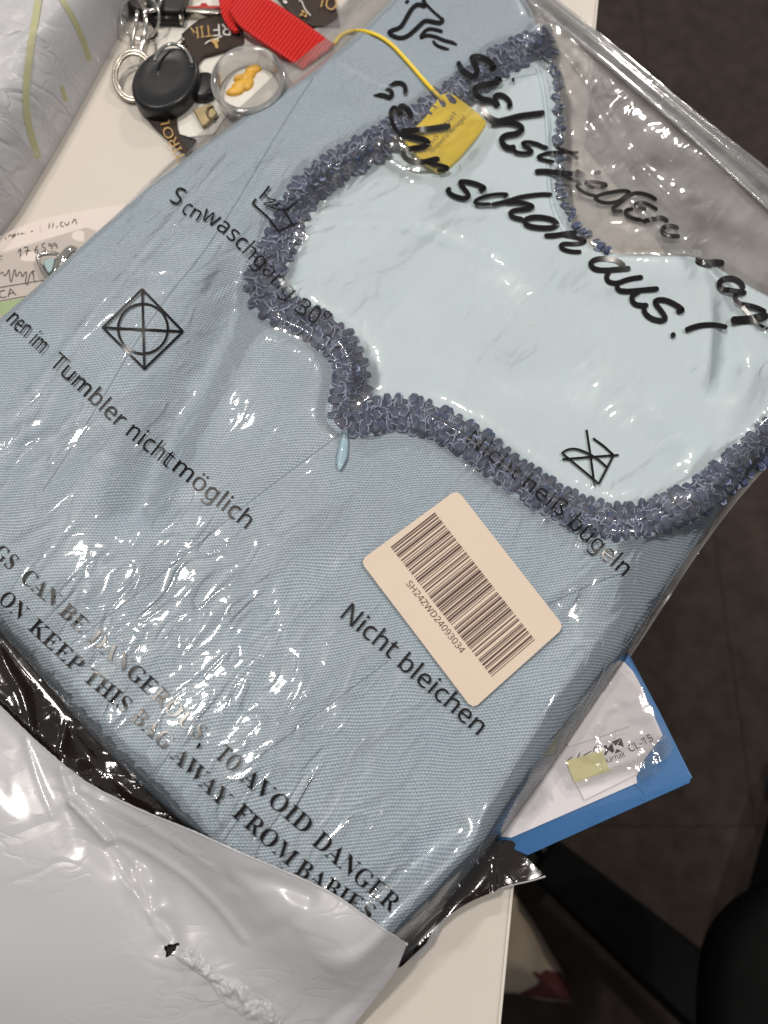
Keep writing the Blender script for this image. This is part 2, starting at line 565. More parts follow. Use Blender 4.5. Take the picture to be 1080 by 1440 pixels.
def webbing(name, col, per, depth, ang):
    t = NT(name)
    co = t.n('ShaderNodeTexCoord').outputs['Object']
    v = t.n('ShaderNodeVectorRotate', {'Vector': co, 'Angle': rad(ang)}, rotation_type='Z_AXIS').outputs[0]
    s = t.n('ShaderNodeSeparateXYZ', {0: v})
    r = t.math('SINE', t.math('ADD', t.math('MULTIPLY', s.outputs[0], 2 * math.pi / per), t.math('MULTIPLY', t.noise(co, 300, 2), 1.0)))
    f = t.ramp(r, -1, 1)
    c = t.mixc(f, [x * .72 for x in col], col)
    b = t.n('ShaderNodeBsdfPrincipled', {'Base Color': c, 'Roughness': .7, 'Sheen Weight': .1, 'Specular IOR Level': .25, 'Normal': t.bump(r, depth)})
    return t.done(b.outputs[0])
M['red_web'] = webbing("red_webbing", (.74, .014, .010), .0019, .0003, 32)
M['brown_web'] = webbing("brown_webbing", (.052, .033, .026), .0010, .00008, 10)
# ------------------------------------------------------------------ lettering: outlines of the glyphs, cap height 700

# glyph outlines: advance, contours as x, y, x, y ... (cap height 700)
GL = {
 's': {
  '-': [316,[[39,225,39,301,276,301,276,225]]],
  '.': [263,[[71,53,75,84,88,104,108,115,130,119,154,115,174,104,188,84,192,53,188,23,174,2,154,-10,130,-14,108,-10,88,2,75,23]]],
  '0': [561,[[513,351,510,270,500,199,483,137,459,86,427,45,387,15,338,-4,279,-10,208,1,150,33,105,86,73,157,54,246,48,351,54,456,71,545,101,616,145,668,204,700,279,711,351,700,410,668,455,616,487,545,506,456],[134,351,138,263,149,191,167,135,195,96,232,72,279,64,327,72,364,95,392,135,411,191,422,263,425,351,422,439,411,510,392,566,364,605,327,629,279,637,232,629,195,605,167,566,149,510,138,439]]],
  '1': [561,[[348,0,264,0,264,489,264,537,266,574,268,610,239,583,207,556,132,495,87,553,276,700,348,700]]],
  '2': [561,[[510,0,47,0,47,72,230,257,279,307,320,351,351,392,375,432,388,473,393,519,385,569,359,606,319,629,270,636,222,632,180,619,101,570,55,627,115,670,187,699,270,710,331,704,382,687,424,660,455,623,475,577,481,524,476,470,459,421,432,373,396,326,352,278,302,226,156,82,156,78,510,78]]],
  '3': [561,[[483,536,479,492,466,455,444,424,415,399,380,381,338,369,338,365,412,347,464,312,495,262,505,199,498,142,476,91,440,48,389,17,321,-3,236,-10,134,-1,44,28,44,109,139,75,237,63,318,72,373,100,404,143,415,201,409,241,392,272,363,295,325,312,276,321,219,325,151,325,151,398,220,398,273,402,316,415,350,435,375,461,390,494,395,530,387,576,361,609,320,630,268,637,200,630,144,609,91,578,48,637,90,665,141,688,200,704,267,710,362,698,430,661,470,605]]],
  '4': [561,[[541,159,439,159,439,0,356,0,356,159,21,159,21,232,350,704,439,704,439,236,541,236],[356,457,356,503,358,543,359,579,361,612,357,612,337,572,315,535,105,236,356,236]]],
  '5': [561,[[270,429,337,423,394,405,441,375,476,335,498,284,505,224,497,156,474,99,435,52,384,18,319,-3,243,-10,142,0,98,12,62,28,62,110,101,91,148,76,244,64,293,68,335,80,369,100,395,130,411,168,417,215,406,275,375,320,320,348,241,357,178,352,122,342,78,370,105,700,456,700,456,622,178,622,162,419,207,425]]],
  '9': [561,[[510,401,501,282,473,170,448,121,416,77,375,41,324,13,262,-4,188,-10,143,-7,100,0,100,74,141,64,186,61,249,66,300,83,340,110,371,145,393,187,409,235,423,343,417,343,379,302,325,273,290,264,250,262,194,268,145,287,104,317,74,359,55,411,49,474,56,542,77,600,110,647,155,681,209,703,273,710,321,705,366,691,406,667,441,633,470,590,492,537,505,474],[273,637,217,627,173,597,144,546,134,475,143,414,167,368,209,339,269,329,312,334,350,349,381,370,403,397,418,427,423,458,413,521,385,579,338,622,308,633]]],
  ':': [263,[[71,53,75,84,88,104,108,115,130,119,154,115,174,104,188,84,192,53,188,23,174,2,154,-10,130,-14,108,-10,88,2,75,23],[71,473,75,504,88,525,108,536,130,539,154,536,174,525,188,504,192,473,188,442,174,422,154,410,130,406,108,410,88,422,75,442]]],
  'A': [626,[[534,0,450,217,173,217,89,0,0,0,274,703,353,703,625,0],[345,507,335,535,322,578,312,612,301,572,291,535,281,507,202,295,424,295]]],
  'C': [620,[[395,632,342,628,294,613,252,590,218,557,190,517,170,468,157,412,153,350,160,269,180,200,213,144,260,102,320,76,394,68,481,75,562,95,562,19,481,-3,435,-8,381,-10,283,1,203,34,140,88,96,160,69,248,60,351,65,427,82,496,109,557,147,610,194,652,252,684,319,703,396,710,500,699,589,669,554,594,482,621]]],
  'D': [716,[[656,357,645,249,612,160,559,90,487,40,397,10,290,0,95,0,95,700,311,700,410,690,494,661,563,612,614,546,645,460],[563,354,555,439,532,507,494,559,442,596,376,617,298,625,183,625,183,75,278,75,403,93,492,146,545,233]]],
  'F': [509,[[183,0,95,0,95,700,486,700,486,623,183,623,183,375,468,375,468,297,183,297]]],
  'H': [726,[[630,0,542,0,542,326,183,326,183,0,95,0,95,700,183,700,183,404,542,404,542,700,630,700]]],
  'I': [332,[[292,0,39,0,39,51,122,70,122,629,39,649,39,700,292,700,292,649,210,629,210,70,292,51]]],
  'L': [514,[[95,0,95,700,183,700,183,78,489,78,489,0]]],
  'N': [745,[[650,0,547,0,173,581,169,581,172,528,175,462,176,391,176,0,95,0,95,700,197,700,571,121,575,121,573,140,572,168,569,236,568,305,568,700,650,700]]],
  'O': [766,[[706,351,701,273,685,203,660,142,624,89,578,47,523,16,458,-3,383,-10,306,-3,240,16,185,48,139,90,104,142,79,204,65,274,60,352,69,453,95,540,140,612,202,666,284,700,384,711,481,700,561,666,624,613,669,541,697,453],[153,351,159,269,177,199,209,143,253,101,312,75,383,67,456,75,513,101,557,143,588,199,607,269,613,351,599,469,558,558,487,615,384,633,312,625,253,600,209,558,177,502,159,433]]],
  'P': [593,[[280,700,399,687,480,646,527,581,543,494,529,411,510,374,482,340,445,312,396,291,336,277,264,273,183,273,183,0,95,0,95,700],[273,625,183,625,183,348,254,348,315,352,365,362,403,381,430,408,447,444,452,490,441,549,409,591,353,616]]],
  'R': [610,[[288,700,368,694,432,678,481,650,516,612,536,562,543,501,538,450,523,408,499,374,470,349,403,314,595,0,492,0,323,289,183,289,183,0,95,0,95,700],[283,624,183,624,183,364,288,364,362,372,413,398,442,439,452,497,447,538,434,571,411,594,378,611,336,620]]],
  'S': [538,[[492,187,485,129,462,81,425,42,375,14,314,-4,242,-10,167,-6,102,5,50,24,50,108,90,93,138,79,246,67,294,70,333,80,364,97,386,120,400,147,404,179,400,211,389,237,369,260,339,281,296,301,239,324,160,359,104,403,70,459,62,493,59,531,66,583,87,627,121,662,166,688,220,704,282,710,388,699,475,671,448,595,369,622,280,632,240,629,207,620,181,604,163,584,152,559,148,530,152,498,163,472,182,449,211,429,250,410,301,389,358,366,405,341,443,312,470,278,487,237]]],
  'T': [545,[[317,0,228,0,228,623,10,623,10,700,534,700,534,623,317,623]]],
  'W': [912,[[899,700,713,0,624,0,487,459,475,501,465,542,456,576,452,597,449,576,441,542,431,500,419,456,286,0,197,0,12,700,104,700,213,273,224,228,233,185,240,144,246,106,252,146,261,189,272,233,283,277,407,700,498,700,626,275,639,229,650,184,658,143,665,106,673,157,684,214,699,274,807,700]]],
  'Z': [561,[[523,0,37,0,37,67,406,622,49,622,49,700,513,700,513,633,144,78,523,78]]],
  'a': [550,[[282,534,366,524,425,492,459,437,471,358,471,0,408,0,391,75,387,75,341,27,286,-1,252,-8,211,-10,166,-6,126,7,92,28,67,58,50,98,45,146,61,216,107,267,185,300,297,314,386,317,386,348,379,404,358,439,324,458,277,465,199,452,129,425,103,489,184,521],[308,254,225,244,172,223,144,189,134,145,141,107,161,80,192,65,230,60,291,69,341,97,374,143,385,210,385,257]]],
  'b': [603,[[170,564,168,501,165,456,170,456,196,487,231,512,276,529,332,534,421,517,490,466,534,381,549,263,542,180,522,112,490,59,446,21,393,-2,332,-10,276,-4,231,13,196,37,170,67,163,67,145,0,83,0,83,745,170,745],[318,463,268,457,229,442,202,415,183,377,173,327,170,266,170,262,178,176,201,113,247,75,320,62,381,75,425,114,451,177,460,264,451,350,425,413,381,450]]],
  'c': [471,[[294,-10,228,-3,170,19,122,55,85,107,62,175,54,260,62,348,86,418,124,470,174,507,233,528,300,535,377,527,438,507,412,435,357,452,298,460,250,454,211,437,181,409,160,371,147,321,143,261,147,203,160,154,181,115,210,87,247,70,293,65,369,74,429,95,429,19,371,-2,336,-8]]],
  'd': [603,[[270,-10,181,7,113,58,69,143,54,262,69,381,113,466,182,518,271,535,309,533,342,525,395,497,433,458,439,458,436,496,433,535,433,745,520,745,520,0,450,0,437,71,433,71,395,30,342,1,308,-7],[283,62,354,73,400,107,426,165,434,245,434,261,426,347,402,411,356,451,282,464,221,450,178,408,152,344,143,260,152,176,178,114,222,75]]],
  'e': [553,[[286,535,349,528,402,506,445,470,477,423,496,365,503,298,503,246,143,246,156,168,189,110,241,75,311,64,400,73,479,100,479,25,400,-1,357,-8,307,-10,237,-2,175,21,124,58,86,111,62,178,54,259,61,339,83,407,118,462,164,502,221,527],[285,465,230,455,188,425,159,378,145,315,413,315,409,357,399,393,382,423,357,446,325,460]]],
  'g': [603,[[270,535,319,530,363,516,402,491,434,456,439,456,451,525,520,525,520,-9,513,-77,494,-134,462,-178,417,-210,358,-229,284,-235,180,-227,95,-202,95,-123,136,-140,182,-153,289,-164,350,-154,396,-124,425,-77,434,-16,434,5,435,39,437,70,433,70,403,35,365,10,321,-5,271,-10,180,8,111,62,68,148,54,262,68,374,111,461,180,517],[281,463,241,457,206,439,179,410,159,371,147,321,143,261,152,175,179,112,223,74,283,61,321,63,352,71,378,84,399,103,415,129,426,160,433,197,435,241,435,262,431,326,419,377,398,416,369,442,330,458]]],
  'h': [606,[[170,526,168,488,165,453,171,453,213,498,270,525,334,534,393,529,441,514,478,489,505,452,521,403,526,342,526,0,441,0,441,336,434,392,413,431,376,455,324,463,271,457,231,441,203,413,184,376,173,329,170,272,170,0,83,0,83,745,170,745]]],
  'i': [253,[[170,525,170,0,83,0,83,525],[127,723,162,709,174,692,177,668,174,644,162,626,127,613,108,616,91,626,80,644,76,668,80,692,91,709,108,719]]],
  'k': [524,[[169,356,167,315,165,271,169,271,186,293,210,323,231,348,399,525,500,525,287,301,515,0,411,0,228,245,169,193,169,0,83,0,83,745,169,745]]],
  'l': [253,[[170,0,83,0,83,745,170,745]]],
  'm': [917,[[660,535,738,524,793,490,826,430,837,342,837,0,752,0,752,338,745,392,726,431,693,455,645,463,580,452,536,419,511,364,503,290,503,0,418,0,418,338,415,376,406,407,391,432,371,449,344,459,310,463,262,457,226,441,200,414,183,376,173,329,170,273,170,0,83,0,83,525,153,525,166,454,171,454,211,500,265,526,325,535,381,530,427,514,462,486,486,447,491,447,522,486,563,514,610,530]]],
  'n': [606,[[336,535,419,524,478,490,514,430,526,342,526,0,441,0,441,336,434,392,413,431,376,455,324,463,250,450,203,414,178,354,170,273,170,0,83,0,83,525,153,525,166,454,171,454,214,500,272,526]]],
  'o': [593,[[540,264,536,202,523,148,502,101,474,62,439,31,397,8,348,-5,295,-10,245,-5,199,8,158,31,123,62,94,101,72,148,58,202,54,264,61,344,83,411,119,464,168,503,228,527,298,535,365,527,424,503,473,464,509,411,532,344],[143,264,147,206,159,156,180,116,210,86,249,68,297,62,345,68,384,86,414,116,435,156,447,206,451,264,447,322,434,371,413,410,384,439,345,457,296,463,227,450,179,410,152,347]]],
  'r': [405,[[328,535,360,534,390,529,379,450,351,455,323,457,265,444,216,408,182,353,170,280,170,0,83,0,83,525,154,525,164,429,168,429,208,483,262,521,294,532]]],
  's': [470,[[425,145,419,98,400,60,369,30,327,8,276,-5,216,-10,165,-8,121,-1,51,24,51,102,127,73,218,60,274,65,313,81,335,106,342,137,331,173,316,188,293,204,259,221,213,239,165,259,125,278,93,300,70,325,55,357,50,396,64,455,104,499,167,526,247,535,337,526,415,500,385,431,316,455,241,465,194,460,160,448,139,427,132,401,145,364,162,349,188,335,223,319,268,301,314,282,353,263,384,241,407,215,421,184]]],
  't': [354,[[259,61,299,64,332,72,332,6,293,-5,244,-10,205,-6,168,4,137,24,112,54,96,96,90,153,90,459,16,459,16,500,91,534,125,646,176,646,176,525,328,525,328,459,176,459,176,155,182,113,200,84,226,67]]],
  'u': [606,[[523,525,523,0,452,0,439,70,435,70,392,25,334,-1,269,-10,211,-5,163,10,126,36,99,73,83,121,77,181,77,525,165,525,165,187,172,132,193,93,229,70,281,62,334,67,374,84,403,111,422,149,433,196,436,252,436,525]]],
  'v': [498,[[199,0,0,525,92,525,204,216,221,168,236,117,246,76,250,76,261,118,278,169,294,216,406,525,498,525,298,0]]],
  'w': [771,[[423,297,411,338,400,376,392,410,386,436,382,436,377,410,369,375,359,337,347,296,253,1,155,1,11,526,100,526,173,246,187,189,200,134,207,89,211,89,218,119,226,156,236,195,246,230,339,526,433,526,524,230,538,182,551,133,559,90,563,90,570,132,583,187,598,246,672,526,760,526,614,1,513,1]]],
  '°': [420,[[210,409,166,414,128,428,97,451,74,481,59,517,54,559,59,601,73,638,96,668,127,691,165,705,210,710,253,705,291,691,323,668,346,638,361,601,366,559,361,517,346,481,323,451,291,428,253,414],[211,467,252,473,280,492,296,522,302,559,296,598,279,627,250,647,211,653,169,647,140,627,123,598,118,559,123,522,140,492,169,473]]],
  'ß': [619,[[512,605,508,574,498,547,464,502,423,468,388,437,375,404,381,380,406,355,429,339,461,317,522,270,561,218,571,187,575,150,569,99,551,59,524,28,487,7,443,-6,392,-10,311,-1,250,24,250,101,289,81,338,66,389,60,436,65,467,82,484,109,490,144,482,186,453,222,430,240,398,262,361,287,334,309,301,352,291,399,294,427,304,451,338,489,378,521,411,555,421,575,425,600,416,636,390,660,350,674,300,678,236,669,209,656,188,637,174,610,170,573,170,0,83,0,83,573,90,631,112,677,145,710,189,733,241,746,300,750,360,746,411,734,454,714,485,686,505,650]]],
  'ö': [593,[[540,264,536,202,523,148,502,101,474,62,439,31,397,8,348,-5,295,-10,245,-5,199,8,158,31,123,62,94,101,72,148,58,202,54,264,61,344,83,411,119,464,168,503,228,527,298,535,365,527,424,503,473,464,509,411,532,344],[143,264,147,206,159,156,180,116,210,86,249,68,297,62,345,68,384,86,414,116,435,156,447,206,451,264,447,322,434,371,413,410,384,439,345,457,296,463,227,450,179,410,152,347],[160,668,163,690,174,704,206,716,238,704,249,690,252,668,249,646,238,631,206,619,174,631,163,646],[344,668,347,690,357,704,389,716,422,704,432,690,435,668,432,646,422,631,389,619,357,631,347,646]]],
  'ü': [606,[[523,525,523,0,452,0,439,70,435,70,392,25,334,-1,269,-10,211,-5,163,10,126,36,99,73,83,121,77,181,77,525,165,525,165,187,172,132,193,93,229,70,281,62,334,67,374,84,403,111,422,149,433,196,436,252,436,525],[166,668,169,690,179,704,212,716,244,704,254,690,258,668,254,646,244,631,212,619,179,631,169,646],[350,668,353,690,363,704,395,716,427,704,438,690,441,668,438,646,427,631,395,619,363,631,353,646]]],
 },
 'b': {
  'A': [671,[[-13,0,-13,28,14,33,36,46,56,73,75,115,317,717,345,715,591,133,613,85,632,53,653,34,681,28,681,0,352,0,352,28,415,38,436,70,432,91,419,125,388,203,159,203,121,108,116,90,115,74,133,39,190,28,196,28,196,0],[174,247,372,247,272,490]]],
  'B': [680,[[25,0,25,27,69,34,96,50,110,79,115,126,115,567,113,606,106,634,78,665,24,674,24,700,339,700,489,682,579,628,609,539,590,465,534,412,441,380,553,343,621,284,643,202,625,117,570,53,483,13,365,0],[280,387,289,387,359,395,405,419,429,462,438,531,432,592,414,634,382,659,332,667,304,663,289,653,282,633,280,601],[341,37,398,47,435,75,456,125,463,197,453,271,426,319,377,346,304,355,280,355,280,100,283,70,293,51,311,41]]],
  'C': [720,[[394,-17,297,-5,211,30,140,86,86,161,52,250,40,351,52,451,86,539,141,613,213,669,300,704,399,715,475,706,565,676,596,669,627,681,644,715,671,715,671,474,645,474,603,560,548,626,482,667,408,681,304,644,242,533,221,348,244,175,313,71,427,36,489,44,550,69,608,109,659,163,688,136,608,51,510,0]]],
  'D': [762,[[31,0,31,27,72,33,97,45,109,71,114,115,114,575,109,626,93,655,66,669,23,674,23,700,341,700,504,677,623,609,695,499,720,350,679,156,556,39,351,0],[342,37,430,57,491,115,527,213,539,352,517,526,452,631,343,666,310,662,292,651,283,629,280,592,280,110,283,74,292,52,310,41]]],
  'E': [679,[[22,0,22,26,68,31,96,45,111,74,116,120,116,567,111,622,96,654,68,669,25,674,25,700,613,700,613,491,590,491,567,573,523,625,454,653,356,662,307,658,286,641,281,597,281,378,297,378,357,387,399,413,426,461,443,531,468,531,468,182,442,182,434,237,420,279,399,309,370,328,333,338,285,342,281,342,281,103,284,72,295,54,317,45,354,42,424,47,482,59,530,82,570,115,603,161,632,220,661,220,618,0]]],
  'F': [622,[[24,0,24,27,69,35,96,52,110,81,115,129,115,576,110,623,94,650,66,666,22,674,22,700,605,700,605,491,580,491,567,549,546,593,517,625,476,646,423,659,353,663,307,660,285,647,280,612,280,380,292,380,352,389,393,416,421,463,437,533,465,533,465,182,438,182,422,259,394,308,352,335,290,344,280,344,280,124,289,66,301,48,322,36,353,30,394,27,394,0]]],
  'G': [781,[[412,-15,308,-4,217,30,144,85,88,158,54,248,42,352,54,453,88,541,143,614,214,669,300,704,395,715,479,706,568,677,596,670,624,681,644,715,672,715,672,473,645,473,620,532,587,582,549,624,506,655,459,675,411,681,307,645,245,534,224,350,237,207,277,104,340,41,423,20,473,25,504,42,521,70,527,109,527,196,521,237,506,262,475,275,423,280,423,305,769,305,769,280,727,275,702,262,690,238,686,197,686,44,550,-1]]],
  'H': [804,[[24,0,24,27,69,33,96,49,110,77,115,124,115,582,110,624,96,651,68,667,25,674,25,700,372,700,372,674,338,670,314,664,287,638,282,615,280,582,280,385,526,385,526,582,524,615,519,638,492,664,468,670,434,674,434,700,779,700,779,674,735,667,708,652,695,626,691,582,691,124,695,80,709,51,735,34,779,27,779,0,434,0,434,27,478,33,506,47,521,75,526,124,526,340,280,340,280,124,284,77,298,49,326,33,372,27,372,0]]],
  'I': [401,[[21,0,21,27,65,35,94,50,110,75,116,116,116,595,111,634,97,657,69,669,21,674,21,700,376,700,376,674,330,669,301,657,286,634,281,595,281,119,288,68,316,40,342,32,378,27,378,0]]],
  'K': [785,[[25,0,25,27,70,33,97,49,111,77,116,124,116,582,111,625,97,652,69,668,26,674,26,700,373,700,373,674,339,670,315,664,288,638,283,615,281,582,281,359,494,574,525,612,536,643,514,666,447,674,447,700,746,700,746,674,733,674,638,644,530,554,416,438,712,71,749,38,798,27,798,0,432,0,432,27,470,28,495,32,508,41,513,53,506,73,486,101,307,328,281,305,281,124,285,77,299,49,327,33,373,27,373,0]]],
  'M': [975,[[22,0,22,27,66,33,94,49,110,77,116,122,116,587,108,639,81,664,56,671,23,674,23,700,284,700,487,219,691,700,949,700,949,674,907,666,880,650,866,623,861,581,861,131,863,93,868,66,894,36,948,27,948,0,608,0,608,27,665,38,692,68,697,93,699,128,699,613,443,0,415,0,162,598,162,123,168,74,184,45,214,31,260,27,260,0]]],
  'N': [759,[[619,-17,164,538,164,121,169,75,182,47,210,33,256,27,256,0,28,0,28,27,83,36,109,63,115,88,117,121,117,597,75,647,56,666,28,674,28,700,241,700,601,259,601,580,599,613,594,637,567,663,543,670,509,674,509,700,737,700,737,674,693,668,666,653,653,625,648,579,648,-17]]],
  'O': [807,[[401,-17,327,-10,259,11,198,45,145,89,102,143,69,205,49,275,42,350,49,425,69,494,102,556,146,611,199,655,262,689,332,710,408,717,481,710,549,689,610,656,663,613,706,559,739,497,759,426,766,350,759,275,739,205,706,143,662,89,608,45,546,11,476,-10],[407,19,505,55,564,166,583,350,571,493,534,597,476,660,400,681,301,645,243,534,223,350,235,207,273,103,331,40]]],
  'P': [642,[[24,0,24,27,69,33,96,49,110,77,115,124,115,582,110,624,96,651,68,667,25,674,25,700,328,700,441,694,516,676,563,649,599,611,621,565,629,510,612,431,564,369,483,329,372,316,280,316,280,124,284,77,298,49,326,33,372,27,372,0],[280,353,310,353,375,362,418,388,441,435,449,506,443,576,423,625,387,653,332,663,307,660,291,651,283,636,280,612]]],
  'R': [727,[[24,0,24,27,69,33,96,49,110,77,115,124,115,582,110,624,96,651,68,667,25,674,25,700,333,700,469,689,565,655,622,597,641,514,624,438,571,382,484,344,664,77,695,39,735,27,738,27,738,0,520,0,310,326,280,326,280,124,284,77,298,49,326,33,372,27,372,0],[280,359,313,359,382,369,430,397,458,446,467,516,453,598,413,647,345,663,311,659,292,649,283,629,280,593]]],
  'S': [600,[[66,-17,66,243,96,243,127,145,171,76,229,36,303,23,355,31,395,55,420,92,428,137,408,198,346,246,250,293,172,339,118,388,87,444,76,510,83,569,103,619,135,660,177,691,227,710,284,717,353,709,434,689,448,685,460,683,482,692,492,717,521,717,521,490,496,490,477,545,451,592,419,630,381,659,341,677,298,683,251,677,215,656,192,624,184,584,190,547,211,517,244,491,290,466,389,419,445,389,488,358,518,325,538,289,552,204,544,142,521,89,483,45,432,12,369,-9,295,-15,244,-12,193,1,151,14,130,19,106,11,94,-17]]],
  'T': [650,[[141,0,141,27,189,32,218,47,234,77,240,124,240,666,229,666,156,654,100,620,62,564,44,488,17,488,17,700,631,700,631,487,605,487,576,587,512,646,413,666,405,666,405,124,410,76,425,46,455,32,504,27,504,0]]],
  'U': [757,[[381,-20,258,-4,176,44,128,124,113,238,113,582,108,624,93,651,66,667,23,674,23,700,370,700,370,674,336,670,311,664,284,638,279,615,278,582,278,215,286,135,312,79,357,45,422,34,523,57,583,128,603,245,603,581,598,624,583,651,554,666,505,674,505,700,729,700,729,674,689,665,665,648,653,621,649,581,649,279,633,141,584,50,500,-2]]],
  'V': [658,[[326,-20,68,585,35,646,12,665,-22,674,-22,700,324,700,324,674,283,672,256,664,240,651,234,630,238,610,248,581,397,220,535,580,545,629,540,650,525,664,499,671,459,674,459,700,679,700,679,674,650,670,628,657,608,631,587,588,353,-20]]],
  'W': [940,[[262,-17,50,604,37,635,23,657,5,669,-24,674,-24,700,278,700,278,674,249,671,230,664,219,651,216,631,227,573,343,235,463,542,440,613,427,643,411,660,387,669,352,674,352,700,675,700,675,674,622,664,604,633,613,594,729,255,831,568,840,601,844,625,839,647,827,662,805,670,773,674,773,700,959,700,959,674,933,665,914,647,898,621,884,583,686,-17,658,-17,485,475,292,-17]]],
  'Y': [655,[[156,0,156,27,201,33,228,49,242,77,247,124,247,275,71,595,45,637,22,660,1,669,-21,673,-21,700,318,700,318,673,300,673,256,664,240,640,252,602,382,347,512,563,530,598,536,627,516,662,458,673,453,673,453,700,675,700,675,673,629,653,588,602,412,313,412,124,417,77,431,49,458,33,504,27,504,0]]],
 },
}

def glyph(font, ch):
    return GL[font][ch]

def resample(P, n):
    P = np.asarray(P, float)
    s = np.concatenate([[0], np.cumsum(np.hypot(*np.diff(P, axis=0).T))])
    t = np.linspace(0, s[-1], n)
    return np.stack([np.interp(t, s, P[:, 0]), np.interp(t, s, P[:, 1])], 1), s[-1]

def fill(loops):
    """triangles of a glyph: every outer contour with the holes inside it"""
    area = [sum(l[i - 1][0] * l[i][1] - l[i][0] * l[i - 1][1] for i in range(len(l))) for l in loops]
    sg = math.copysign(1, max(area, key=abs))
    start = np.cumsum([0] + [len(l) for l in loops])
    outs = [i for i, a in enumerate(area) if a * sg > 0]
    grp = {i: [i] for i in outs}
    for i, a in enumerate(area):
        if a * sg <= 0:
            x, y = np.array([loops[i][0][0]]), np.array([loops[i][0][1]])
            best = max(outs, key=lambda o: sdf(loops[o], x, y)[0])
            grp[best].append(i)
    T_ = []
    for ids in grp.values():
        idx = [start[i] + k for i in ids for k in range(len(loops[i]))]
        T_ += [tuple(idx[v] for v in t) for t in tessellate_polygon([[Vector((p[0], p[1], 0)) for p in loops[i]] for i in ids])]
    return T_

def put_text(mb, text, path, cap, place, font='s', shear=0.0, seg=3.0):
    """text along a baseline read off the photograph; place() turns picture points into surface points"""
    P, L = resample(smooth(path, 2, False) if len(path) > 2 else path, 80)
    T = np.gradient(P, axis=0)
    T /= np.hypot(T[:, 0], T[:, 1])[:, None]
    if len(path) > 2:
        for _ in range(6):
            T[1:-1] = (T[:-2] + T[1:-1] * 2 + T[2:]) / 4
    g0, g1 = glyph(font, text[0]), glyph(font, text[-1])
    lsb = min(min(c[0::2]) for c in g0[1]) if g0[1] else 0
    tot = sum(glyph(font, c)[0] if c != ' ' else 260 for c in text) - lsb
    rsb = g1[0] - max(max(c[0::2]) for c in g1[1])
    k = L / (tot - rsb)
    x0 = -lsb
    for ch in text:
        if ch == ' ':
            x0 += 260
            continue
        a, cs = glyph(font, ch)
        loops = []
        for c in cs:
            pts = list(zip(c[0::2], c[1::2]))
            out = []
            for i in range(len(pts)):
                p, q = pts[i], pts[(i + 1) % len(pts)]
                d = math.hypot((q[0] - p[0]) * k, (q[1] - p[1]) * cap / 700)
                m = max(1, int(d / seg))
                out += [(p[0] + (q[0] - p[0]) * j / m, p[1] + (q[1] - p[1]) * j / m) for j in range(m)]
            loops.append(out)
        if font == 'b':
            loops = [[(p[0] + thin(l, i), p[1]) for i, p in enumerate(l)] for l in loops]
        flat = [p for l in loops for p in l]
        tris = fill(loops)
        A = np.array(flat)
        s = np.clip((x0 + A[:, 0] + shear * A[:, 1]) * k / L * 79, -8, 88)
        i = np.clip(s.astype(int), 0, 78)
        f = (s - i)[:, None]
        B = P[i] * (1 - f) + P[i + 1] * f
        fc = np.clip(f, 0, 1)
        t = T[i] * (1 - fc) + T[i + 1] * fc
        up = np.stack([t[:, 1], -t[:, 0]], 1)
        Q = B + up * (A[:, 1:2] * cap / 700)
        V = place(Q)
        mb.add(V, [orient(V, tr, 1) for tr in tris])
        x0 += a

def thin(l, i, d=17):
    """slims the upright strokes of the bold letters"""
    a, b = l[i - 1], l[(i + 1) % len(l)]
    tx, ty = b[0] - a[0], b[1] - a[1]
    return d * ty / (math.hypot(tx, ty) + 1e-9) if abs(ty) > abs(tx) * .25 else 0.0

def put_stroke(mb, pts, w, place, sm=2, taper=(1, 1), cap=True):
    """a pen stroke of width w (picture units) along pts"""
    P = smooth(pts, sm, False)
    L = sum(math.dist(P[i], P[i + 1]) for i in range(len(P) - 1))
    n = max(4, int(L / 1.6))
    P, L = resample(P, n)
    T = np.gradient(P, axis=0)
    T /= (np.hypot(T[:, 0], T[:, 1]) + 1e-9)[:, None]
    N = np.stack([-T[:, 1], T[:, 0]], 1)
    s = np.linspace(0, L, n)
    hw = np.full(n, w / 2)
    e = w * 1.6
    hw *= np.where(s < e, taper[0] + (1 - taper[0]) * s / e, 1) * np.where(L - s < e, taper[1] + (1 - taper[1]) * (L - s) / e, 1)
    if cap:
        hc = w / 2 * .9
        hw *= np.sqrt(np.clip(1 - np.clip(1 - s / hc, 0, 1) ** 2, .12, 1)) * np.sqrt(np.clip(1 - np.clip(1 - (L - s) / hc, 0, 1) ** 2, .12, 1))
    V = place(np.concatenate([P + N * hw[:, None], P - N * hw[:, None]]))
    mb.add(V, [orient3(V, (i, i + 1, n + i + 1, n + i)) for i in range(n - 1)])

def orient3(V, q):
    a, b, c = V[q[0]], V[q[1]], V[q[2]]
    cr = (b[0] - a[0]) * (c[1] - a[1]) - (b[1] - a[1]) * (c[0] - a[0])
    return q if cr > 0 else q[::-1]

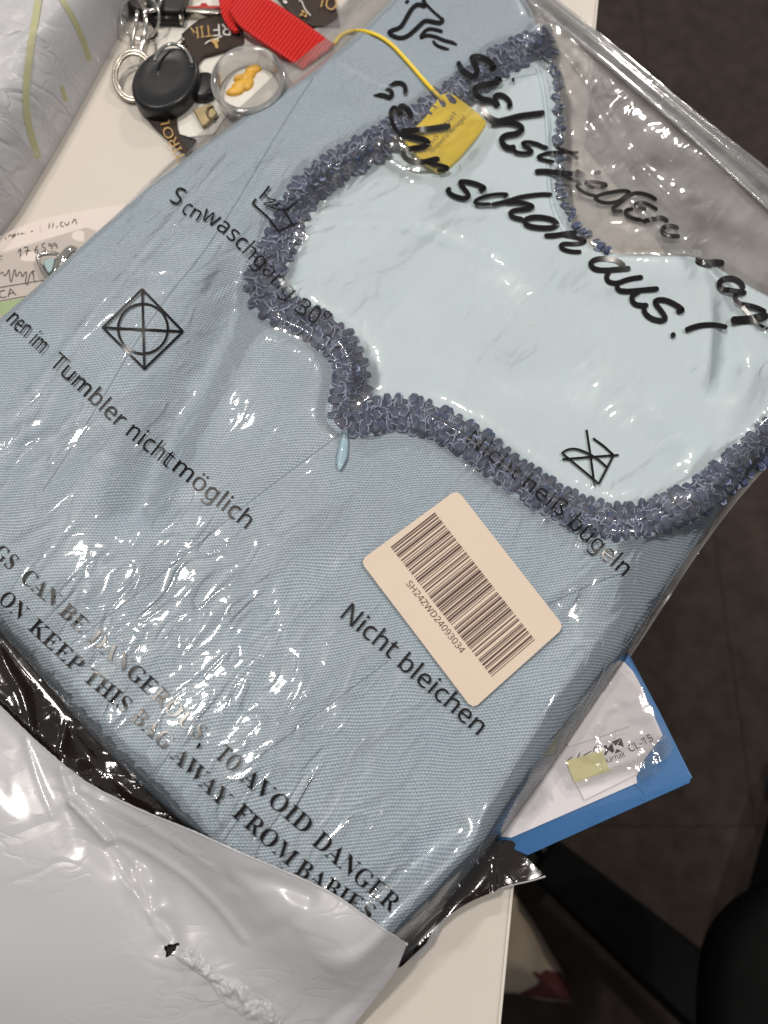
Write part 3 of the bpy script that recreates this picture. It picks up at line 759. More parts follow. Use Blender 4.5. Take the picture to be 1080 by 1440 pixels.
def loft(mb, A, B, za, zb=None, n=24, across=6, th=.001, sag=0.0):
    """a flat strap between two edges read off the photograph, at the heights za / zb along them"""
    zb = za if zb is None else zb
    A, _ = resample(smooth(A, 2, False), n)
    B, _ = resample(smooth(B, 2, False), n)
    za = np.interp(np.linspace(0, 1, n), np.linspace(0, 1, len(za)), za)
    zb = np.interp(np.linspace(0, 1, n), np.linspace(0, 1, len(zb)), zb)
    V = []
    for i in range(n):
        a = onz([A[i]], za[i])[0]
        b = onz([B[i]], zb[i])[0]
        for j in range(across + 1):
            f = j / across
            p = a * (1 - f) + b * f
            p[2] += sag * 4 * f * (1 - f)
            V.append(p)
    V = np.array(V)
    W_ = V.copy()
    W_[:, 2] -= th
    k = across + 1
    N = len(V)
    F = []
    for i in range(n - 1):
        for j in range(across):
            q = (i * k + j, (i + 1) * k + j, (i + 1) * k + j + 1, i * k + j + 1)
            q = orient3(V, q)
            F.append(q)
            F.append(tuple(x + N for x in q[::-1]))
        for j in (0, across):
            q = (i * k + j, (i + 1) * k + j, N + (i + 1) * k + j, N + i * k + j)
            F.append(q)
    for i in (0, n - 1):
        for j in range(across):
            F.append((i * k + j, i * k + j + 1, N + i * k + j + 1, N + i * k + j))
    mb.add(np.concatenate([V, W_]), F)

def pxsize(p, z=0.0):
    """metres per picture unit, across and up, at a place"""
    a = onz([p, (p[0] + 10, p[1]), (p[0], p[1] - 10)], z)
    return np.linalg.norm(a[1] - a[0]) / 10, np.linalg.norm(a[2] - a[0]) / 10

# ------------------------------------------------------------------ the floor: carpet tiles
FLZ = -0.72
floor = mesh("floor", [(-3, -3, FLZ - .012), (4, -3, FLZ - .012), (4, 5, FLZ - .012), (-3, 5, FLZ - .012)], [(0, 1, 2, 3)], M['carpet'])
floor["kind"] = "structure"
ts, gap = .5, .0003
tb = MB().prism([(gap, gap), (ts - gap, gap), (ts - gap, ts - gap), (gap, ts - gap)], 0, .008, .0004)
t0 = tb.build("carpet_tile", M['carpet'], None, False)
tme = t0.data
bpy.data.objects.remove(t0)
for i in range(-2, 5):
    for j in range(-2, 6):
        o = bpy.data.objects.new("carpet_tile", tme)
        o.parent = floor
        o.location = Vector((i * ts + .21, j * ts - .42, FLZ - .008 + rnd.uniform(-.0006, .0006))) - floor.location
        o.rotation_euler = (0, 0, 0)
        COL.objects.link(o)

# ------------------------------------------------------------------ the desk
e0, e1 = oneat((842, 0)), oneat((705, 1440))
ed = (e0 - e1).normalized()
en = Vector((-ed.y, ed.x, 0))          # away from the edge, over the desk
a, b = e1 - ed * .42, e0 + ed * .50
desk = thing("desk", "beige white desk whose straight edge runs beside the dark carpet", "desk", Vector(((a + en * .6).x, (a + en * .6).y, FLZ)))
q = [a + en * .0012, b + en * .0012, b + en * 1.2, a + en * 1.2]
autosharp(MB().prism([p[:2] for p in q], -.025, 0, .0008).build("desk_top", M['desk'], desk), 20)
q2 = [a, b, b + en * .0012, a + en * .0012]
MB().prism([p[:2] for p in q2], -.025, -.0006, .0004).build("edge_band", M['deskedge'], desk, False)
for s, t in ((.06, .9), (.06, .1), (1.12, .9), (1.12, .1)):
    p = a + (b - a) * t + en * s
    MB().prism([(p.x - .025, p.y - .025), (p.x + .025, p.y - .025), (p.x + .025, p.y + .025), (p.x - .025, p.y + .025)], FLZ + .0005, -.0255, .002).build("leg", M['steel_leg'], desk, False)

# ------------------------------------------------------------------ heights of the folded dress and of the bag over it
g = Grid(.0009)
OUT_PX = [(-90, 545), (40, 448), (186, 290), (312, 180), (462, 80), (556, -14), (640, -75), (720, -40), (770, 42), (792, 120), (795, 190), (794, 270),
          (812, 315), (845, 347), (905, 350), (985, 350), (1060, 395), (1150, 440), (1150, 540), (1085, 622), (1000, 738), (885, 915), (735, 1130), (644, 1246),
          (578, 1313), (510, 1376), (440, 1370), (335, 1265), (261, 1163), (143, 1051), (54, 947), (-24, 860), (-110, 765)]
DO = sdf([tuple(p[:2]) for p in onz(smooth(OUT_PX, 2), .006)], g.X, g.Y)
TRIM_PX = [(774, 58), (745, 66), (712, 80), (678, 105), (640, 135), (600, 162), (555, 187), (490, 222), (440, 256), (412, 295), (396, 340), (372, 382),
           (366, 408), (388, 432), (422, 446), (461, 467), (489, 497), (498, 531), (492, 560), (484, 586), (506, 592), (529, 583), (565, 579), (601, 587), (640, 607),
           (676, 631), (712, 658), (752, 686), (799, 714), (841, 729), (875, 735), (918, 727), (961, 710), (1003, 684), (1046, 650), (1080, 618), (1120, 585)]
SIDE_PX = [(770, 74), (778, 97), (784, 125), (786, 171), (786, 201), (787, 235), (787, 262), (795, 292), (812, 318), (836, 344), (862, 353), (905, 353), (985, 352)]
LIN_PX = TRIM_PX + [(1150, 530), (1150, 445), (1060, 398), (985, 348)] + SIDE_PX[::-1][1:]
T = .0265 - .0165 * sstep(-.03, .17, g.X * .55 + g.Y * .83)
prof = lambda d, R: np.sqrt(np.clip(1 - (1 - np.clip(d / R, 0, 1)) ** 2, 0, 1))
xr, yr = rot(g.X, g.Y, 48)
soft = noise(xr / .055 + 9, yr / .030 + 5, 3) * .0007 + noise(g.X / .020, g.Y / .020, 4) * .00030

def fold(px, z, sig, amp):
    P = [tuple(p[:2]) for p in onz(smooth(px, 2, False), z)]
    return amp * np.exp(-.5 * (pdist(P, g.X, g.Y) / sig) ** 2)

HF = prof(DO, .0115 + .0135 * sstep(.02, .10, g.X) * sstep(.10, .02, g.Y)) * T + soft * sstep(0, .012, DO)
HF += fold([(415, 300), (345, 400), (300, 500), (235, 625), (190, 720)], .022, .0072, -.0058)
HF += fold([(330, 300), (230, 430), (120, 600)], .022, .006, .0016)
HF += fold([(440, 130), (300, 270), (150, 430)], .018, .005, .0014)
HF += fold([(660, 1182), (590, 1240), (500, 1330)], .018, .0065, .0042)
HF += fold([(640, 1165), (565, 1222), (500, 1280)], .020, .0032, -.0040)
HF += fold([(960, 760), (860, 840), (770, 930)], .02, .006, -.0018)
HF += fold([(880, 900), (800, 960), (720, 1080)], .02, .007, .0012)
for sp in ([(483, 607), (400, 668), (335, 718), (200, 830), (100, 905)], [(400, 160), (300, 340), (215, 440), (120, 600), (60, 690)], [(545, 930), (440, 1008), (370, 1060), (300, 1120)], [(885, 802), (830, 822), (770, 850)]):
    HF += fold(sp, .025, .0011, -.0006)
HL = prof(DO, .010) * np.maximum(T - .0045, .005) + (noise(xr / .05 + 3, yr / .030, 12) * .0010 + noise(xr / .022 + 3, yr / .012, 13) * .00022) * sstep(0, .012, DO)
HL += fold([(990, 365), (1004, 405), (1006, 470), (998, 520)], .012, .0045, .0028)
HL += fold([(1028, 420), (1030, 480), (1020, 540)], .012, .004, -.0030)
HL += fold([(1060, 520), (1020, 600), (1000, 660)], .012, .006, .0030)
HL += fold([(920, 560), (960, 600), (990, 640)], .014, .006, -.0020)
HL += fold([(860, 385), (930, 378), (985, 372)], .012, .004, .0012)
HL += fold([(640, 215), (560, 300), (470, 370), (420, 400)], .018, .010, .0026)
HL += fold([(700, 330), (820, 420), (900, 520)], .016, .010, -.0026)
HL += fold([(780, 560), (860, 620), (940, 650)], .018, .007, .0016) + fold([(560, 430), (640, 490), (760, 520)], .02, .008, -.0018) + fold([(600, 260), (700, 230), (770, 260)], .014, .006, .0012)
HL = np.maximum(HL, 0)
HQ = blur(np.maximum(HF, HL), .003, g)
trim_w = onsurf(smooth(TRIM_PX, 2, False), HQ, g)[:, :2]
side_w = onsurf(smooth(SIDE_PX, 2, False), HL, g)[:, :2]
DL = sdf([tuple(p) for p in trim_w] + [tuple(p[:2]) for p in onsurf(LIN_PX[len(TRIM_PX):], HL, g)], g.X, g.Y)
HD = np.where(DL > 0, HL, HF)
HM = HD.copy()
for dx_, dy_ in ((2, 0), (-2, 0), (0, 2), (0, -2)):
    HM = np.maximum(HM, np.roll(HD, (dy_, dx_), (0, 1)))
HB = blur(np.maximum(blur(HD, .0035, g), HM), .0013, g) + .0007                      # where the gathered trim sits
dt = pdist([tuple(p) for p in trim_w], g.X, g.Y)
ds = pdist([tuple(p) for p in side_w], g.X, g.Y)
HC = HD.copy()                                       # what the bag has to clear
HC = np.where(dt < .0098, np.maximum(HC, HB + .0031 * np.clip(1.9 - 1.9 * (dt / .0098) ** 2, 0, 1)), HC)
HC = np.where(ds < .003, np.maximum(HC, HB + .0018), HC)
TAG_PX = [(626, 130), (643, 139), (684, 171), (682, 181), (632, 240), (610, 244), (566, 200), (572, 193), (601, 165), (604, 155)]
HTAG = blur(HC, .004, g)
tA = onsurf([(592, 176)], HC, g)[0] + np.array([0, 0, .0012])          # the tag leans from the trim down onto the lining
tB = onsurf([(668, 206)], HC, g)[0] + np.array([0, 0, .0006])
dAB = (tB - tA)[:2]
def tag_z(x, y):
    s = ((x - tA[0]) * dAB[0] + (y - tA[1]) * dAB[1]) / (dAB @ dAB)
    return tA[2] + (tB[2] - tA[2]) * np.clip(s, -.6, 1.4)
tz = (tA[2] + tB[2]) / 2
TZ = tag_z(g.X, g.Y)
DT = sdf([tuple(p[:2]) for p in onsurf(TAG_PX, TZ, g)], g.X, g.Y)
HC = np.where(DT > -.009, np.maximum(HC, TZ + .0021 - .0045 * sstep(.0005, -.009, DT)), HC)
HC = np.where(DO > 0, HC, 0)

# bag: outline of the clear film
BAG_PX = [(-100, 535), (28, 436), (176, 278), (300, 160), (352, 112), (392, 78), (440, 34), (470, 12), (500, -25), (560, -85), (660, -95), (781, 0), (860, 62),
          (960, 145), (1080, 240), (1200, 345), (1200, 540), (1100, 632), (1006, 742), (892, 920), (745, 1135), (649, 1252), (584, 1320), (515, 1386), (436, 1380),
          (328, 1272), (258, 1167), (140, 1055), (51, 951), (-28, 863), (-120, 772)]
DBG = sdf([tuple(p[:2]) for p in onz(smooth(BAG_PX, 2), .004)], g.X, g.Y)
tail = sstep(0, .014, DBG)
B = np.maximum(blur(HC, .0045, g) + .0008, HC + .0005)
B = np.maximum(B, blur(HC, .015, g) * .75 * tail + .0012)
B = blur(B, .0013, g)
lab_px = [(642.6, 688.4), (793.7, 881.9), (664.8, 997.4), (506.3, 788.5)]
lab_w = [tuple(p[:2]) for p in onz(lab_px, .026)]
DLAB = sdf(lab_w, g.X, g.Y)
calm = sstep(-.006, .001, DLAB)

def blob(p, r, z=.025):
    c = onz([p], z)[0]
    return np.exp(-.5 * ((g.X - c[0]) ** 2 + (g.Y - c[1]) ** 2) / r ** 2)

xa, ya = rot(g.X, g.Y, 50)          # creases run up to the right, as the bag was rolled
busy = .30 + .9 * np.clip(blob((170, 900), .034) + blob((60, 620), .02) * .7 + blob((330, 980), .03) + blob((430, 1180), .025) * .7, 0, 1) \
    + .5 * blob((230, 360), .03) + .55 * blob((860, 820), .025) + .5 * blob((420, 250), .03)
outside = sstep(.002, -.008, DO)
n1 = noise(xa / .022, ya / .0075, 21)
n2 = noise(xa / .009 + 7, ya / .0042, 22)
n3 = noise(g.X / .0034, g.Y / .0034, 23)
n4 = noise(xa / .06, ya / .018, 24)
Wr = .00022 * n1 * busy + .00028 * n4
x2, y2 = rot(g.X, g.Y, -40)
Wr += outside * sstep(.001, .007, DBG) * (.0007 * noise(x2 / .030, y2 / .012, 25) + .00010 * noise(g.X / .008, g.Y / .008, 26) + .0012)
rid = np.clip(1 - np.abs(noise(xa / .040 + 31, ya / .016, 27)) / .16, 0, 1)
Wr += .00022 * rid ** 2 * np.clip(busy, 0, 1)
for px, z, sg, am in (([(392, 82), (404, 96), (420, 108)], .012, .0007, .0011), ([(476, 38), (470, 62), (455, 92)], .012, .0008, .0012),
                      ([(440, 286), (500, 281), (560, 284), (640, 300), (700, 330)], .024, .0022, .0007), ([(520, 130), (583, 120), (586, 168), (600, 172)], .022, .0007, .0010),
                      ([(895, 272), (960, 335), (1030, 400), (1080, 455)], .010, .0012, .0022), ([(770, 50), (830, 120), (880, 200), (960, 290)], .006, .0014, .0020),
                      ([(720, 60), (780, 110), (835, 180)], .008, .0010, .0014), ([(320, 210), (230, 330), (130, 470), (60, 560)], .02, .0016, .0009),
                      ([(470, 60), (540, 100), (620, 118), (690, 100)], .02, .0010, .0010), ([(560, 330), (640, 268), (700, 262)], .02, .0018, .0004),
                      ([(800, 700), (880, 660), (960, 600), (1080, 590)], .02, .0007, .0006), ([(690, 990), (760, 900), (810, 840)], .02, .0008, .0007)):
    Wr += fold(px, z, sg, am)
FZ = B + Wr * (1 - calm)
FZ = FZ * (1 - calm) + blur(FZ, .006, g) * calm
FZ = blur(FZ, .0011, g)
FZ = np.maximum(FZ, HC + .0003)
FZ = .5 * FZ + .5 * np.maximum(blur(FZ, .0012, g), HC + .0002)
FZ = np.where(DO < -.001, np.maximum(FZ * sstep(-.0005, .006, DBG), .0012), FZ)

FZ = np.where(DO < .0015, np.maximum(blur(FZ, .0014, g), np.minimum(HC + .0002, 1)), FZ)

# ------------------------------------------------------------------ the dress
dress = thing("dress", "folded light blue woven dress with pale mint lining and slate ruffle neckline", "dress", oneat((520, 720)))
sheet("bodice", g, np.minimum(DO, -DL), HF, M['weave'], dress, skirt=.0008)
sheet("lining", g, np.minimum(DO, DL + .005), np.where(DL < 0, np.minimum(HL, HF - .0008), HL), M['lining'], dress, skirt=.0008)

def ribbon(mb, px, w, H, off, n=None):
    P = smooth(px, 2, False)
    L = sum(math.dist(P[i], P[i + 1]) for i in range(len(P) - 1))
    n = n or max(6, int(L / 4))
    P, L = resample(P, n)
    Tn = np.gradient(P, axis=0)
    Tn /= np.hypot(Tn[:, 0], Tn[:, 1])[:, None]
    N = np.stack([-Tn[:, 1], Tn[:, 0]], 1)
    V = np.concatenate([onsurf(P + N * (w / 2) * s, H, g, off) for s in (-1, -.5, 0, .5, 1)])
    mb.add(V, [orient3(V, (k * n + i, k * n + i + 1, (k + 1) * n + i + 1, (k + 1) * n + i)) for k in range(4) for i in range(n - 1)])

for sp in ([(483, 607), (400, 668), (335, 718), (200, 830), (100, 905)], [(440, 110), (400, 170), (300, 340), (215, 440), (120, 600), (60, 690)]):
    m = MB()
    ribbon(m, sp, 1.5, HF, .00012)
    m.build("seam", M['seam'], dress)
for sp in ([(758, 92), (766, 120), (771, 160), (773, 210), (774, 262), (782, 298), (800, 328)], [(753, 95), (761, 122), (766, 160), (768, 210), (769, 264), (777, 302), (795, 333)], [(690, 118), (730, 108), (754, 104)]):
    m = MB()
    ribbon(m, sp, .9, HL, .0001)
    m.build("lining_seam", M['zip'], dress)
for sp in ([(545, 930), (440, 1008), (370, 1060), (300, 1120)], [(885, 802), (830, 822), (770, 850)]):
    P, L = resample(sp, int(sum(math.dist(sp[i], sp[i + 1]) for i in range(len(sp) - 1)) / 4.2))
    m = MB()
    for i in range(0, len(P) - 1):
        m.tube(onsurf([P[i], P[i] * .45 + P[i + 1] * .55], HF, g, .0002), .00025, 5)
    m.build("stitched_seam", M['seam'], dress)

band = MB()
ribbon(band, TRIM_PX, 40, HB, -.0002, 260)
bo = band.build("ruffle_trim", M['band'], dress)
def pleat_mesh(seed):
    r = random.Random(seed)
    k = 12
    lx, ly, h = .00172 * r.uniform(.85, 1.15), .00345 * r.uniform(.88, 1.12), .00135 * r.uniform(.85, 1.15)
    V, F, fm = [], [], []
    for sc, z in ((1.0, -.0008), (1.0, h * .45), (.80, h * .86), (.42, h)):
        for j in range(k):
            w = 2 * math.pi * j / k
            c, s = math.cos(w), math.sin(w)
            p = 4.0
            rr = 1 / (abs(c) ** p + abs(s) ** p) ** (1 / p)
            V.append((lx * sc * rr * c + .0003 * s * (r.random() - .5), ly * sc * rr * s, z + .0004 * math.sin(2 * w + seed)))
    V.append((0, 0, h * .97))
    for q in range(3):
        for j in range(k):
            F.append((q * k + j, q * k + (j + 1) % k, (q + 1) * k + (j + 1) % k, (q + 1) * k + j))
            fm.append(1 if q == 1 and (j + seed) % k < 5 else 0)
    for j in range(k):
        F.append((3 * k + j, 3 * k + (j + 1) % k, 4 * k))
        fm.append(0)
    o = mesh("pleat", V, F, None, bo, True, [M['pleat'], M['pleat_rim']], fm, loc=world(bo))
    me = o.data
    bpy.data.objects.remove(o)
    return me
PM = [pleat_mesh(i) for i in range(8)]
bw = world(bo)
npl = 0
tl = sum(math.dist(TRIM_PX[i], TRIM_PX[i + 1]) for i in range(len(TRIM_PX) - 1))
def pleats(px, rows, step, sc):
    global npl
    P = smooth(px, 2, False)
    L = sum(math.dist(P[i], P[i + 1]) for i in range(len(P) - 1))
    for row, off in enumerate(rows):
        n = int(L / step)
        Q, _ = resample(P, n * 4)
        Tn = np.gradient(Q, axis=0)
        for i in range(n):
            k = min(len(Q) - 1, i * 4 + (2 if row % 2 else 0) + rnd.choice((-1, 0, 0, 1)) if i else 0)
            k = max(k, 0)
            t = Tn[k] / np.hypot(*Tn[k])
            o2 = off * rnd.uniform(.9, 1.1) if off else rnd.uniform(-2.5, 2.5)
            p = Q[k] + np.array([-t[1], t[0]]) * o2
            if p[0] > 1120:
                continue
            w = onsurf([p], HB, g, 0)[0]
            w2 = onsurf([p + t * 3], HB, g, 0)[0]
            ob = bpy.data.objects.new("pleat", rnd.choice(PM))
            ob.parent = bo
            ob.location = Vector(w) - bw + Vector((0, 0, .0001 if off else .0006 * sc))
            an = math.atan2(w2[1] - w[1], w2[0] - w[0])
            ob.rotation_euler = (rnd.uniform(-.15, .15) + (.12 if off > 0 else -.12 if off < 0 else 0), rnd.uniform(-.22, .22), an + rnd.uniform(-.32, .32) * (1.6 if not off else 1))
            s = sc * rnd.uniform(.88, 1.12)
            ob.scale = (s, s * (1 if off or sc < .8 else .85), s)
            COL.objects.link(ob)
            npl += 1
pleats(TRIM_PX, (-16.5, 0, 16.5), 13.2, 1.0)
pleats(SIDE_PX[:-2], (0,), 10.5, .8)
th = MB()
P, L = resample(smooth(TRIM_PX, 2, False), 420)
for i in range(4, 416):
    for r_ in range(2):
        o1, o2 = rnd.uniform(-20, 20), rnd.uniform(-5, 5)
        t = P[i + 3] - P[i - 3]
        t /= np.hypot(*t)
        nn = np.array([-t[1], t[0]])
        c = P[i] + nn * o1
        a_, ln = rnd.uniform(0, 6.28), rnd.uniform(3.0, 6.5)
        d_ = np.array([math.cos(a_), math.sin(a_)]) * ln
        pp = [c - d_, c - d_ * .3 + nn * rnd.uniform(-2, 2), c + d_ * .3 + t * rnd.uniform(-2.5, 2.5), c + d_]
        hh = rnd.uniform(.0012, .0021)
        q3 = onsurf(pp, HB, g, hh)
        q3[0][2] -= .0012
        q3[3][2] -= .0012
        th.tube(q3, .00028, 4)
to = th.build("gather_thread", M['pleat_rim'], dress)
to["kind"] = "stuff"
m = MB()
for i in range(46):
    x = 868 + i * 2.6
    y = 351.5 + (0 if x < 985 else 0)
    m.tube(onsurf([(x, y - .5), (x + .4, y + 4), (x + .3, y + 9)], HL, g, .0003), .00022, 4)
so = m.build("overlock_stitching", M['stitch'], dress)
so["kind"] = "stuff"
m = MB()
zp = onsurf([(486, 604), (484, 622), (481, 642), (478, 655), (477, 661)], HF, g, .0016)
m.tube([tuple(p) for p in zp], [.0008, .0017, .0022, .0013, .0004], 12, flat=.45)
m.build("zip_pull", M['zip'], dress)

# ------------------------------------------------------------------ yellow tag inside the bag
stg = thing("security_tag", "yellow plastic tag with thin strap lying on the lining inside the bag", "tag", oneat((630, 190), tz))
tp = smooth([tuple(p[:2]) for p in onsurf(TAG_PX, TZ, g)], 1)
m = MB().prism(tp, -.0005, .0013, .0004)
m.v = [(x, y, z + float(tag_z(x, y))) for x, y, z in m.v]
autosharp(m.build("tag_plate", M['yellow'], stg), 30)
m = MB()
sp = smooth([(470, 62), (478, 50), (492, 43), (515, 43), (545, 56), (575, 88), (600, 118), (622, 140)], 2, False)
sv = onsurf(sp, HTAG, g, .0012)
wz = np.clip(np.linspace(-3.2, 1.0, len(sv)), 0, 1) ** 1.5
sv = np.array([onz([p], z * (1 - w) + (tA[2] + .0006) * w)[0] for p, z, w in zip(sp, sv[:, 2], wz)])
m.tube([tuple(p) for p in sv], .00105, 10, flat=.8)
m.build("strap", M['yellow'], stg)
m = MB()
pl = lambda Q: onsurf(Q, TZ, g, .00142)
put_text(m, "no label", [(606, 206), (642, 161)], 6.5, pl)
put_text(m, "removed or damaged.", [(608, 216), (657, 165)], 6.5, pl)
m.build("tag_text", M['grey_ink'], stg, False)

# ------------------------------------------------------------------ clear garment bag round the dress, with its printing
bag = thing("garment_bag", "clear crinkled plastic garment bag printed with black German words and care symbols", "plastic bag", oneat((540, 640)))
uf = sheet("upper_film", g, DBG, FZ, M['film'], bag)
cr = np.clip(busy * 1.0 + outside * .35 + .35 * np.clip(noise(g.X / .028, g.Y / .028, 29) - .4, 0, 2), .10, 1.3) * (1 - .95 * sstep(-.004, .002, DLAB))
xyz = np.empty(len(uf.data.vertices) * 3, np.float32)
uf.data.vertices.foreach_get("co", xyz)
ow = world(uf)
mk_ = uf.data.attributes.new("milk", 'FLOAT', 'POINT')
mk_.data.foreach_set("value", g.sample(1 + 2.6 * sstep(-.001, -.005, DO), xyz[0::3] + ow.x, xyz[1::3] + ow.y).astype(np.float32))
at = uf.data.attributes.new("crinkle", 'FLOAT', 'POINT')
at.data.foreach_set("value", g.sample(cr, xyz[0::3] + ow.x, xyz[1::3] + ow.y).astype(np.float32))
gl_ = Grid(.004)
DB2 = sdf([tuple(p[:2]) for p in onz(smooth(BAG_PX, 2), .004)], gl_.X, gl_.Y)
DO2 = sdf([tuple(p[:2]) for p in onz(smooth(OUT_PX, 2), .006)], gl_.X, gl_.Y)
sheet("lower_film", gl_, np.minimum(DB2, .006 - DO2), np.full(gl_.X.shape, .0007) + .0002 * noise(gl_.X / .012, gl_.Y / .012, 41) ** 2, M['film_low'], bag)
on_film = lambda Q: onsurf(Q, FZ, g, .00014)
# sealed rim along the far edge
m = MB()
rim0 = [(700, -65), (781, 0), (860, 62), (960, 145), (1080, 240), (1150, 300)]
rim1 = [(700, -35), (760, 14), (850, 86), (950, 172), (1080, 292), (1150, 352)]
loft(m, rim0, rim1, [.0030] * 6, [.0042] * 6, n=60, across=8, th=.0005, sag=.0012)
m.build("seal_strip", M['seal'], bag)
for nm, ln_, r_ in (("seal_rib", rim0, .0008), ("seal_rib", [(p[0] * .7 + q_[0] * .3, p[1] * .7 + q_[1] * .3) for p, q_ in zip(rim0, rim1)], .0006), ("seal_rib", rim1, .0008)):
    m = MB()
    P, L = resample(ln_, 60)
    m.tube([tuple(p) for p in onz(P, .0046)], [r_ * rnd.uniform(.8, 1.2) for _ in P], 7)
    m.build(nm, M['seal'], bag)

def sc(off, s, pts):
    return [(off[0] + x / s, off[1] + y / s) for x, y in pts]

HAND = []
A1 = (520, 0); s1 = 5.4
HAND += [(sc(A1, s1, p), w / s1, tp) for p, w, tp in (
    ([(405, -10), (425, 55), (370, 25), (320, 60), (270, 150), (235, 210), (150, 235), (145, 258), (225, 293), (290, 275), (360, 210), (420, 150), (480, 165), (530, 175), (555, 160), (540, 130)], 30, (1, 1)),
    ([(410, 10), (475, 80), (540, 135)], 18, (.6, 1)), ([(268, 20), (300, 2)], 34, (1, .6)),
    ([(555, 240), (500, 222), (440, 215), (400, 255), (380, 292), (420, 266), (490, 272), (560, 305), (620, 318), (665, 340)], 24, (.9, .4)),
    ([(478, 305), (500, 340), (560, 365), (605, 372)], 22, (.9, .5)),
    ([(690, 468), (672, 480), (700, 530), (760, 578), (812, 575), (812, 500), (762, 432), (830, 425), (900, 452), (945, 505), (935, 525), (912, 515)], 38, (1, 1)),
    ([(25, 722), (100, 720), (155, 745), (172, 710), (150, 675), (115, 680)], 32, (.2, .4)),
    ([(140, 650), (210, 622), (262, 638), (275, 680), (262, 715)], 30, (.2, .9)))]
A2 = (520, 100)
HAND += [(sc(A2, s1, p), w / s1, (1, 1)) for p, w in (
    ([(230, 335), (205, 285), (180, 268), (155, 310), (165, 380), (200, 450), (240, 485)], 28), ([(232, 335), (222, 285), (245, 255), (285, 285), (322, 355)], 36),
    ([(235, 455), (350, 447), (470, 435), (560, 420), (615, 415)], 38), ([(215, 478), (330, 500), (420, 518), (452, 550), (400, 575), (300, 590), (248, 612), (262, 655), (320, 692), (420, 690), (500, 665), (532, 672)], 38),
    ([(420, 692), (500, 708), (570, 720), (602, 740), (560, 755), (510, 752)], 26))]
A3 = (640, 60)
HAND += [(sc(A3, s1, p), w / s1, (1, 1)) for p, w in (
    ([(300, 268), (350, 288), (310, 305), (170, 325), (145, 365), (170, 410), (225, 432), (285, 440)], 40), ([(430, 282), (450, 282)], 62),
    ([(270, 425), (310, 470), (332, 482), (300, 420), (312, 393), (362, 395), (410, 435), (422, 480), (392, 482)], 34), ([(222, 430), (205, 470), (225, 530), (280, 580), (360, 600)], 34),
    ([(682, 530), (600, 540), (480, 555), (400, 580), (265, 608)], 38), ([(280, 612), (400, 600), (490, 620), (515, 660), (470, 690), (380, 700), (345, 735), (372, 782), (420, 802), (460, 785)], 38))]
A4 = (680, 180)
HAND += [(sc(A4, s1, p), w / s1, (1, 1)) for p, w in (
    ([(240, 140), (225, 165), (260, 188), (340, 192), (378, 180), (340, 150), (285, 115), (330, 102), (400, 115), (450, 140), (492, 152)], 26),
    ([(540, 258), (470, 242), (398, 225), (450, 195), (540, 180), (640, 188), (722, 185)], 22), ([(545, 145), (600, 165), (680, 195), (714, 238)], 24),
    ([(388, 332), (450, 325), (560, 337), (680, 348), (772, 354)], 36), ([(700, 320), (765, 352)], 22), ([(590, 350), (640, 375), (700, 400), (745, 430)], 18),
    ([(838, 345), (892, 332)], 28), ([(842, 458), (790, 430), (770, 413), (800, 405), (880, 415), (942, 430), (910, 447), (888, 440)], 26),
    ([(745, 422), (703, 430), (720, 462), (780, 502), (870, 520)], 24))]
A5 = (800, 230)
HAND += [(sc(A5, s1, p), w / s1, (1, 1)) for p, w in (
    ([(195, 258), (240, 235), (330, 215), (420, 203), (468, 215), (440, 240), (380, 287), (300, 302), (230, 290), (190, 255)], 26),
    ([(668, 278), (610, 240), (530, 220), (465, 232), (400, 290), (328, 340), (345, 362), (410, 360)], 28),
    ([(590, 347), (530, 330), (498, 315), (530, 293), (590, 300), (675, 352)], 26), ([(490, 345), (440, 350), (422, 377), (470, 412), (560, 432)], 28),
    ([(555, 442), (640, 420), (700, 405), (755, 442)], 34), ([(835, 492), (770, 468), (720, 480), (703, 515), (740, 550), (845, 552)], 32))]
A6 = (610, 230)
HAND += [(sc(A6, s1, p), w / s1, (1, 1)) for p, w in (
    ([(130, 185), (98, 203), (140, 240), (220, 265), (270, 255), (255, 215), (185, 138), (240, 133), (320, 150), (395, 185), (370, 200), (340, 195)], 32),
    ([(525, 245), (568, 236), (540, 229), (460, 232), (370, 250), (298, 290), (340, 310), (435, 305)], 24),
    ([(900, 235), (830, 230), (730, 240), (640, 255), (560, 285), (435, 312)], 28), ([(540, 295), (640, 290), (720, 305), (765, 330), (700, 345), (610, 350), (572, 377), (600, 407), (680, 422)], 30),
    ([(685, 430), (740, 403), (830, 405), (910, 425), (945, 465), (900, 487), (800, 487), (710, 470), (683, 440), (710, 412)], 34))]
HAND += [([(765, 331), (780, 331), (797, 328), (812, 327)], 6.5, (.8, 1)), ([(792, 330), (812, 334), (824, 338), (820, 342), (806, 343), (792, 342), (787, 346), (793, 351), (806, 354), (818, 354)], 5.2, (1, 1))]
A7 = (800, 340)
HAND += [(sc(A7, s1, p), w / s1, (1, 1)) for p, w in (
    ([(425, 187), (370, 140), (290, 125), (200, 130), (158, 165), (190, 207), (270, 217), (380, 207), (470, 200)], 36), ([(310, 220), (283, 262), (295, 305), (365, 318), (420, 295), (480, 278), (565, 268)], 36),
    ([(365, 325), (372, 368), (440, 377), (560, 365), (685, 355)], 36), ([(540, 375), (490, 402), (473, 440), (510, 482), (605, 482)], 36),
    ([(575, 490), (568, 530), (620, 582), (710, 602), (740, 582), (700, 520), (648, 460), (670, 438), (740, 440), (820, 480), (868, 517), (850, 530), (815, 515)], 36),
    ([(772, 707), (812, 707)], 42))]
A8 = (900, 340)
